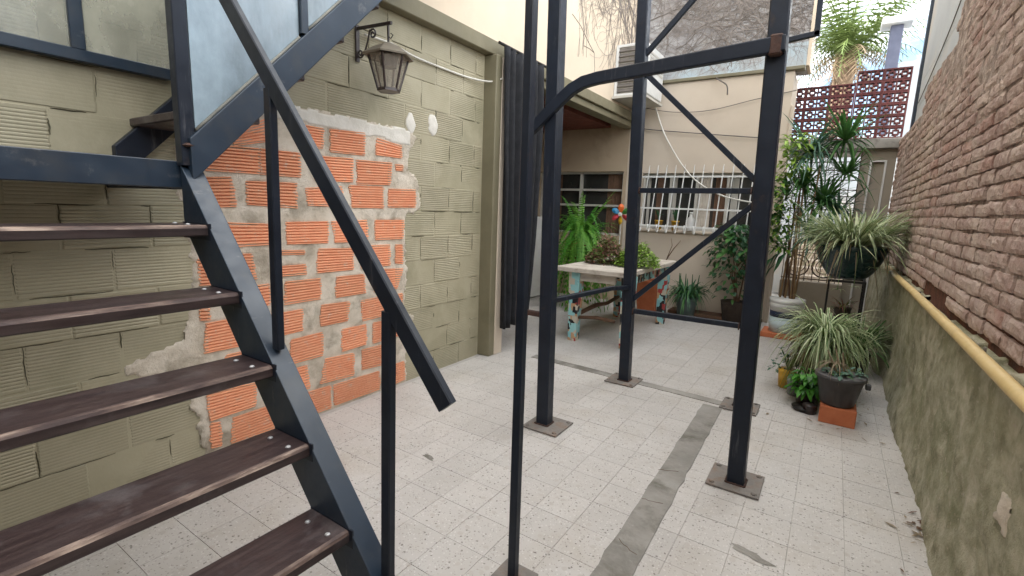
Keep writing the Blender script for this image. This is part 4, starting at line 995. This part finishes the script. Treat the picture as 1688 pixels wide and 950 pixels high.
b = strap_clump(40, .13, .09, .08, .006, [(0, 0, 0), (1, 1, 1), (0, 1, 0)], .03); b.build('foliage', ['lf_red', 'lf_olive'], t, loc=(0, 0, .12))

# spider plant on the floor behind the grey pot
t = pot('floor_planter', [(.09, 0), (.12, .22), (.13, .26)], 'brown_iron', 'bushy cream striped spider plant in a floor pot behind the grey pot', 'potted plant', (.03, 4.2, 0))
b = strap_clump(430, .32, .21, .36, .009, [(0, 1, 0), (0, 1, 0), (1, 0, 1), (0, 0, 1)], .08, zr=.10); b.build('foliage', ['lf_cream', 'lf_var'], t, loc=(0, 0, .43))
b = strap_clump(260, .25, .08, .42, .0065, [(0, 0, 0), (1, 1, 1), (0, 1, 0)], .07); b.build('dead_leaves', ['lf_dead', 'lf_olive'], t, loc=(0, 0, .36))
b = MB()
for k in range(9):
    a = U(0, 6.28); b.tube([(.02 * math.cos(a), .02 * math.sin(a), .25), (.04 * math.cos(a), .04 * math.sin(a), .42)], .008, 5)
b.build('stems', 'lf_dead', t)
# strappy green plant beyond it
t = pot('dark_planter', [(.08, 0), (.11, .18), (.115, .2)], 'black', 'dark pot of long green strappy leaves against the right wall', 'potted plant', (.27, 4.95, 0))
b = strap_clump(150, .36, .30, .36, .012, [(1, 1, 1), (0, 1, 0), (1, 1, 0)], .06); b.build('foliage', ['lf_cream', 'lf_mid'], t, loc=(0, 0, .22))
# orange block and grey pot
hb = thing('hollow_block', 'orange ceramic block on the floor under the grey pot', 'brick'); hb.location = (.155, 3.66, 0)
b = MB(); b.bbox((-.098, -.06, 0), (.098, .12, .112), .004); b.build('body', 'terracotta', hb)
for k in range(3):
    b = MB(); b.box((.0975, -.04 + k * .05, .025), (.0985, -.005 + k * .05, .085)); b.build('hole', 'redearth', hb)
gp = pot('grey_pot', [(.085, 0), (.095, .01), (.13, .175), (.142, .178), (.142, .20), (.134, .202)], 'greypot', 'wide charcoal grey pot standing on the orange block', 'potted plant', (.145, 3.70, .113), n=36)
b = MB(); b.bbox((.135, -.02, .13), (.165, .02, .165), .005); b.build('lug', 'greypot', gp)
b = MB()
for k in range(70):
    a = U(0, 6.28); r = .12 * math.sqrt(random.random()); leaf(b, (r * math.cos(a), r * math.sin(a), U(.195, .225)), U(0, 6.28), U(-.1, .6), U(.03, .055), U(.018, .03), random.choice((0, 0, 1)))
b.build('ground_leaves', ['lf_blue', 'lf_mid'], gp)
b = MB()
for k in range(5):
    a = U(0, 6.28); b.tube([(.02 * math.cos(a), .02 * math.sin(a), .19), (.03 * math.cos(a) - .02, .04 * math.sin(a), .26), (.05 * math.cos(a) - .05, .06 * math.sin(a) + .05, .34)], [.008, .006, .003], 5)
for k in range(16): blade(b, (-.03, .03, .26), U(0, 6.28), U(.10, .2), .04, .14, .005, (0, 0, 0), 5)
b.build('dry_stems', 'lf_dead', gp)
# bright green plant, yellow pot, pale grey pot, small dark pots
t = pot('small_planter', [(.055, 0), (.07, .12), (.075, .13)], 'brown_iron', 'lush bright green leafy plant in a small dark red pot', 'potted plant', (-.03, 3.88, 0))
b = MB()
for k in range(150):
    a = U(0, 6.28); r = .075 * math.sqrt(random.random()); leaf(b, (r * math.cos(a), r * math.sin(a), U(.10, .24)), a + U(-.5, .5), U(-.5, .9), U(.05, .10), U(.02, .04), random.choice((0, 0, 1)), .5)
b.build('foliage', ['lf_bright', 'lf_mid'], t)
t = pot('yellow_pot', [(.052, 0), (.062, .13), (.064, .145)], 'yellow', 'bright yellow pot with small blue green succulent on the floor', 'potted plant', (-.175, 4.20, 0))
b = MB()
for k in range(10):
    a = U(0, 6.28); e = (.07 * math.cos(a), .06 * math.sin(a), U(.2, .32)); b.tube([(0, 0, .14), (e[0] * .5, e[1] * .5, e[2] * .8), e], .004, 4, mi=1)
    for j in range(12):
        q = U(.4, 1); leaf(b, (e[0] * q, e[1] * q, .14 + (e[2] - .14) * q), U(0, 6.28), U(-.2, .8), .035, .022, 0, .1)
for k in range(12): leaf(b, (-.09 + U(-.03, .02), U(-.02, .02), U(.12, .2)), U(0, 6.28), U(-.3, .6), .04, .026, 0)
b.build('foliage', ['lf_blue', 'lf_mid'], t)
t = pot('pale_pot', [(.05, 0), (.06, .11), (.062, .12)], 'palegrey', 'pale grey plastic pot between the yellow pot and the bright plant', 'flower pot', (-.105, 4.06, 0))
t = pot('tiny_pot', [(.035, 0), (.042, .055), (.044, .06)], 'lampred', 'tiny dark red pot on the floor beside the orange block', 'flower pot', (.0, 3.72, 0), n=16)
# dark red ornament below the bright plant is its saucer
b = MB(); b.lathe([(.06, 0), (.075, .02), (.078, .025)], 20); tag(b.build('saucer', 'black', None, smooth=True, loc=(-.03, 3.76, 0)), 'black saucer on the floor in front of the bright plant', 'saucer')

# bucket with tall plants on a brick block
kb = thing('brick_block', 'flat red brick slab under the white bucket', 'brick'); b = MB(); b.bbox((-.55, 5.86, 0), (-.14, 6.2, .055), .005); b.build('body', 'terracotta', kb)
bk = thing('bucket', 'white bucket with blue band planted with tall canes and leaves', 'potted plant'); bk.location = (-.34, 6.03, .057)
b = MB(); b.lathe([(.15, 0), (.155, .17)], 30); b.build('lower_body', 'palegreen', bk, smooth=True)
b = MB(); b.lathe([(.157, .171), (.160, .235)], 30); b.build('blue_band', 'blue', bk, smooth=True)
b = MB(); b.lathe([(.162, .236), (.165, .28), (.172, .285), (.172, .32), (.168, .325), (.175, .33), (.175, .37)], 30); b.build('rim', 'white', bk, smooth=True)
b = MB(); b.lathe([(.001, .35), (.165, .353), (.15, .36), (.001, .365)], 24); b.build('soil', 'soil', bk)
b = MB()
for k in range(8):
    a = U(0, 6.28); r = U(.02, .12); x, y = r * math.cos(a), r * math.sin(a); h = U(.7, 1.9); lx = U(-.1, .1)
    b.tube([(x, y, .34), (x + lx * .5 + U(-.02, .02), y, .34 + h * .5), (x + lx, y + U(-.05, .05), .34 + h)], [.012, .010, .006], 6, mi=random.choice((0, 0, 1)))
b.build('canes', ['cane', 'branch'], bk, smooth=True)
def dracaena_head(b, c, n, L, wd, mi):
    for k in range(n):
        az = U(0, 6.28); blade(b, c, az, L * U(.6, 1), L * U(-.1, .9), L * U(.3, .9), wd, (mi, mi, mi), 5)
b = MB()
for c, n, L in (((.04, .1, 1.93), 80, .42), ((.32, .1, 2.03), 80, .40), ((.20, .1, 1.38), 84, .42), ((.0, 0, 1.55), 50, .36), ((.36, .15, 1.7), 54, .36), ((.12, .05, 1.05), 60, .38), ((.34, .1, 1.3), 50, .36)): dracaena_head(b, c, n, L, .017, random.choice((0, 0, 1)))
b.build('spiky_leaves', ['lf_blue', 'lf_mid'], bk)
b = MB()
for k in range(560):
    z = U(.9, 2.08); x = -.15 + U(-.11, .12) + .05 * math.sin(z * 4); y = U(-.12, .12)
    leaf(b, (x, y, z), U(0, 6.28), U(-.5, .7), U(.08, .16), U(.025, .045), 0 if z > 1.7 or random.random() < .4 else 1, .3)
b.build('leaves', ['lf_lime', 'lf_mid'], bk)
b = MB()
for k in range(6):
    x = -.20 + .03 * k; leaf(b, (x, -.1, U(.75, .95)), U(2.5, 4), -.9, .2, .10, 0, .4)
b.build('broad_leaves', 'lf_dark', bk)

b = MB()
for k in range(70):
    if k < 34: x, y = U(-.25, .40), U(3.5, 4.9)
    elif k < 52: x, y = .43 - abs(random.gauss(0, .05)), U(2.0, 6.5)
    else: x, y = random.gauss(.44, .03), random.gauss(2.55, .06)
    leaf(b, (x, y, .006), U(0, 6.28), U(-.02, .12), U(.02, .06), U(.004, .016), random.choice((0, 0, 1)), .02)
stuff(tag(b.build('leaf_litter', ['lf_dead', 'branch']), 'dry leaves and twigs fallen on the floor by the right wall', 'leaf litter'))
# big leafy plant, grey-green pot plant by the back wall
t = pot('corner_planter', [(.12, 0), (.16, .24), (.165, .26)], 'soil', 'large leafy climber in the corner under the grilled window', 'potted plant', (-.92, 6.42, 0))
b = MB()
for k in range(520):
    u = random.random(); z = .25 + .95 * math.sqrt(u); a = U(0, 6.28); r = (.10 + .22 * math.sin(min(1, (z - .15) / .95) * 2.6)) * math.sqrt(random.random())
    leaf(b, (r * math.cos(a) - .06, r * math.sin(a) * .75 - .03, z), a + U(-.8, .8), U(-.7, .4), U(.05, .11), U(.03, .07), random.choice((0, 0, 0, 1)), .35)
b.build('foliage', ['lf_dark', 'lf_mid'], t)
for k in range(9):
    b = MB(); a = U(3.4, 6.0); leaf(b, (U(-.2, .2), -.18, U(.8, 1.12)), a, U(-.3, .2), U(.14, .2), U(.09, .13), 0, .35); b.build('large_leaf', 'lf_mid', t)
b = MB()
for k in range(7): b.tube([(U(-.05, .05), 0, .25), (U(-.12, .1), -.02, .6), (U(-.22, .2), -.05, 1.0)], [.01, .008, .004], 5)
b.build('stems', 'branch', t)
t = pot('grey_green_pot', [(.10, 0), (.125, .2), (.14, .25), (.15, .26)], 'tealpot', 'grey green pot of dark strappy leaves by the back wall', 'potted plant', (-1.47, 6.32, 0))
b = strap_clump(170, .25, .21, .30, .014, [(0, 0, 0), (1, 1, 1), (0, 0, 0)], .1); b.build('foliage', ['lf_dark', 'lf_mid'], t, loc=(0, 0, .27))
b = MB()
for k in range(5):
    x = U(-.1, .1); b.tube([(x, 0, .26), (x + U(-.03, .03), 0, .55)], [.014, .004], 5)
b.build('upright_shoots', 'lf_dark', t)
b = MB(); b.bbox((-1.72, 6.40, 0), (-.62, 6.66, .045), .008); tag(b.build('planting_kerb', 'branch'), 'low dark brown kerb along the foot of the back wall', 'kerb')
b = MB(); b.tube([(-1.83, 6.2, .42), (-1.79, 6.2, .62), (-1.66, 6.2, .86), (-1.58, 6.2, .97)], [.009, .008, .006, .003], 6); b.tube([(-1.73, 6.2, .74), (-1.68, 6.2, .90), (-1.70, 6.2, .99)], [.006, .004, .002], 5)
tag(b.build('bare_branch', 'branch', smooth=True), 'bare forked branch standing in the terracotta planter', 'branch')
t = thing('terracotta_planter', 'square terracotta planter on the floor behind the mosaic table', 'planter'); t.location = (-1.95, 6.3, 0)
b = MB(); v = [(-.11, -.11, 0), (.11, -.11, 0), (.11, .11, 0), (-.11, .11, 0), (-.14, -.14, .40), (.14, -.14, .40), (.14, .14, .40), (-.14, .14, .40)]
b.add(v, [(0, 3, 2, 1), (0, 1, 5, 4), (1, 2, 6, 5), (2, 3, 7, 6), (3, 0, 4, 7)]); b.add([(-.13, -.13, .385), (.13, -.13, .385), (.13, .13, .385), (-.13, .13, .385)], [(0, 1, 2, 3)], 1); b.build('body', ['terracotta', 'soil'], t)
b = MB(); b.bbox((-.15, -.15, .401), (.15, -.12, .43), .004); b.bbox((-.15, .12, .401), (.15, .15, .43), .004); b.bbox((-.15, -.119, .401), (-.12, .119, .43), .004); b.bbox((.12, -.119, .401), (.15, .119, .43), .004); b.build('rim', 'terracotta', t)

# ------------------------------------------------------------------ mosaic table with plants
tb = thing('mosaic_table', 'rough pale table with mosaic legs in turquoise, black and cream', 'table')
b = MB(); b.bbox((-2.25, 4.22, .70), (-1.52, 5.85, .748), .006); b.build('table_top', 'tabletop', tb)
b = MB(); b.bbox((-2.13, 4.30, .615), (-1.66, 4.33, .698), .004); b.bbox((-1.60, 4.42, .60), (-1.57, 5.6, .698), .004, 1); b.build('apron', ['tabletop', 'mosaic'], tb)
for x, y in ((-2.08, 4.34), (-1.545, 4.36), (-1.60, 5.68), (-2.14, 5.70)):
    b = MB(); h0, h1 = .042, .058
    b.add([(x - h0, y - h0, 0), (x + h0, y - h0, 0), (x + h0, y + h0, 0), (x - h0, y + h0, 0), (x - h1, y - h1, .699), (x + h1, y - h1, .699), (x + h1, y + h1, .699), (x - h1, y + h1, .699)], [(0, 3, 2, 1), (4, 5, 6, 7), (0, 1, 5, 4), (1, 2, 6, 5), (2, 3, 7, 6), (3, 0, 4, 7)])
    b.build('leg', 'mosaic', tb)
b = MB(); b.tube([(-2.08, 4.38, .25), (-2.1, 4.9, .27), (-2.09, 5.2, .25), (-2.13, 5.66, .26)], [.02, .026, .022, .02], 8); b.tube([(-2.04, 4.34, .24), (-1.85, 4.36, .26), (-1.66, 4.36, .25)], .018, 8); b.build('stretcher', 'branch', tb, smooth=True)
def succulent(name, label, loc, n, rx, ry, hz_, pal, mats, sz=.03):
    t = thing(name, label, 'potted plant'); t.location = loc
    b = MB(); b.lathe([(rx * .35, 0), (rx * .42, .03), (rx * .43, .033)], 20); b.lathe([(.001, .028), (rx * .4, .030), (.001, .034)], 16, mi=1); b.build('pot', ['soil', 'soil'], t)
    b = MB()
    for k in range(n):
        a = U(0, 6.28); r = math.sqrt(random.random()); z = .02 + hz_ * (1 - r * r * .85) * U(.1, 1.0) ** .6 * (1 + .35 * mnoise.noise((a * 1.5, r * 3, rx)))
        if r > .6: z -= .05 * random.random()
        leaf(b, (rx * r * math.cos(a), ry * r * math.sin(a), max(.01, z)), U(0, 6.28), U(-.4, .9), sz * U(.7, 1.3), sz * .55, random.choice(pal), .2)
    b.build('foliage', mats, t)
succulent('reddish_succulent', 'pinkish green trailing succulent on the left of the table top', (-1.99, 4.85, .75), 1500, .21, .21, .27, (0, 0, 1, 1, 2), ['lf_red', 'lf_olive', 'lf_dead'], .04)
succulent('lime_succulent', 'yellow green trailing succulent on the right of the table top', (-1.66, 4.85, .75), 1700, .23, .25, .22, (0, 0, 1), ['lf_lime', 'lf_olive'], .04)
pwh = thing('pinwheel', 'toy pinwheel with orange, blue, red and yellow petals above the table', 'pinwheel'); pwh.location = (-1.925, 5.02, 0)
b = MB(); b.tube([(0, 0, .78), (.003, 0, 1.27)], .004, 6); b.build('stick', 'white', pwh)
for k, mk in enumerate(('or_', 'gr', 'rd', 'ye', 'rd', 'bl')):
    a = math.pi / 2 - k * math.pi / 3; d = Vector((math.cos(a), 0, math.sin(a))); s_ = Vector((-d.z, 0, d.x)); c0 = Vector((0, -.02, 1.27)); b = MB()
    pr = [(0.018, .010), (.045, .022), (.075, .028), (.098, .020), (.112, 0)]
    pts = [c0 + d * r + s_ * w_ + Vector((0, -.012 * (w_ > 0.01), 0)) for r, w_ in pr] + [c0 + d * r - s_ * w_ + Vector((0, .012, 0)) for r, w_ in reversed(pr[:-1])]
    cc = c0 + d * .075 + Vector((0, -.015, 0)); n = len(pts)
    b.add([cc] + pts, [(0, 1 + i, 1 + (i + 1) % n) for i in range(n)])
    o = b.build('petal', 'petal_' + mk, pwh)
b = MB(); b.lathe([(.001, 0), (.02, .003), (.02, .012), (.001, .016)], 14); o = b.build('hub', 'white', pwh, loc=(0, -.032, 1.27)); o.rotation_euler = (math.pi / 2, 0, 0)
# fern on a pedestal in the recess
fn = thing('boston_fern', 'huge bright green fern on a pedestal behind the table', 'potted plant'); fn.location = (-2.80, 5.9, 0)
b = MB(); b.lathe([(.16, 0), (.16, .04), (.08, .08), (.07, .55), (.15, .62), (.15, .66)], 20); b.build('pedestal', 'cream', fn, smooth=True)
b = MB(); b.lathe([(.10, .661), (.15, .86), (.16, .88)], 20); b.build('pot', 'terracotta', fn, smooth=True)
b = MB()
for k in range(250):
    az = U(0, 6.28); L = U(.25, .56); rise = U(.05, .75) if k % 3 else U(-.1, .2); droop = U(.45, 1.5); d = Vector((math.cos(az), math.sin(az), 0)); sd = Vector((-d.y, d.x, 0)); prev = None; n = 24; mi = random.choice((0, 0, 1)); swg = U(-.12, .12)
    for i in range(1, n + 1):
        t = i / n; p = Vector((0, 0, .93)) + d * (L * t ** .8) + sd * swg * t * t + Vector((0, 0, rise * t * 1.6 - droop * t * t)); wv = .034 * math.sin(math.pi * (.10 + .9 * t) ** .8) + .003
        if prev is not None:
            ax = (p - prev)
            for sg in (-1, 1):
                b.add([prev, prev + ax * .5, prev + ax * U(.5, 1.1) + sd * sg * wv - Vector((0, 0, wv * U(.1, .4))), prev + ax * .2 + sd * sg * wv * .8 - Vector((0, 0, wv * .2))], [(0, 1, 2, 3)], mi)
        prev = p
b.build('fronds', ['lf_fern', 'lf_bright'], fn)
# pale appliance in the recess
wa = thing('pale_cabinet', 'pale grey cabinet in the recess glimpsed between the front posts', 'cabinet')
b = MB(); b.bbox((-4.35, 5.9, .02), (-3.55, 6.5, 1.18), .01); b.build('body', 'white', wa)
b = MB(); b.bbox((-4.33, 5.885, .06), (-3.57, 5.899, 1.10), .004); b.build('door', 'white', wa)

# ------------------------------------------------------------------ beyond: palm, concrete post
pt = thing('palm_tree', 'shaggy palm tree with fan of bright fronds behind the breeze blocks', 'palm tree'); pt.location = (-.30, 16, 0)
b = MB(); b.tube([(0, 0, 0), (.03, 0, 2), (-.02, 0, 4), (0, 0, 5.6)], [.26, .22, .22, .26], 14)
for k in range(90):
    z = U(3.2, 5.6); a = U(0, 6.28); b.tube([(.2 * math.cos(a), .2 * math.sin(a), z), (.27 * math.cos(a), .27 * math.sin(a), z + .16)], [.035, .012], 4)
b.build('trunk', 'palm_tr', pt)
b = MB()
for k in range(120):
    az = U(0, 6.28); dead = k < 18; L = U(1.0, 2.1); rise = U(-.5, .2) if dead else U(.3, 2.0); droop = U(.5, 1.2) if dead else U(.6, 1.5)
    d = Vector((math.cos(az), math.sin(az), 0)); sd = Vector((-d.y, d.x, 0)); n = 15; prev = Vector((0, 0, 5.5)); mi = 1 if dead else 0
    for i in range(1, n + 1):
        t = i / n; p = Vector((0, 0, 5.55)) + d * L * t ** .9 + Vector((0, 0, rise * t * 1.5 - droop * t * t)); ax = p - prev; wv = .34 * math.sin(math.pi * (.15 + .8 * t))
        b.add([prev + sd * .012, p + sd * .012, p - sd * .012, prev - sd * .012], [(0, 1, 2, 3)], mi)
        for sg in (-1, 1):
            e = prev + ax * 1.6 + sd * sg * wv + Vector((0, 0, -wv * U(.2, .8)))
            b.add([prev, prev + ax * .35, e], [(0, 1, 2)], mi)
        prev = p
b.build('crown', ['palm_lf', 'palm_dead'], pt)
cp = thing('concrete_post', 'grey concrete post with a flat white cap behind the parapet', 'post')
b = MB(); b.bbox((.38, 11, 0), (.56, 11.2, 4.62), .01); b.build('shaft', 'slate', cp)
b = MB(); b.bbox((.24, 10.9, 4.622), (.68, 11.3, 4.74), .01); b.build('cap', 'whitewall', cp)
b = MB(); b.box((.62, 11.6, 0), (1.6, 12.5, 4.15)); tag(b.build('far_white_house', 'whitewall'), 'low white house corner beside the concrete post', 'house')
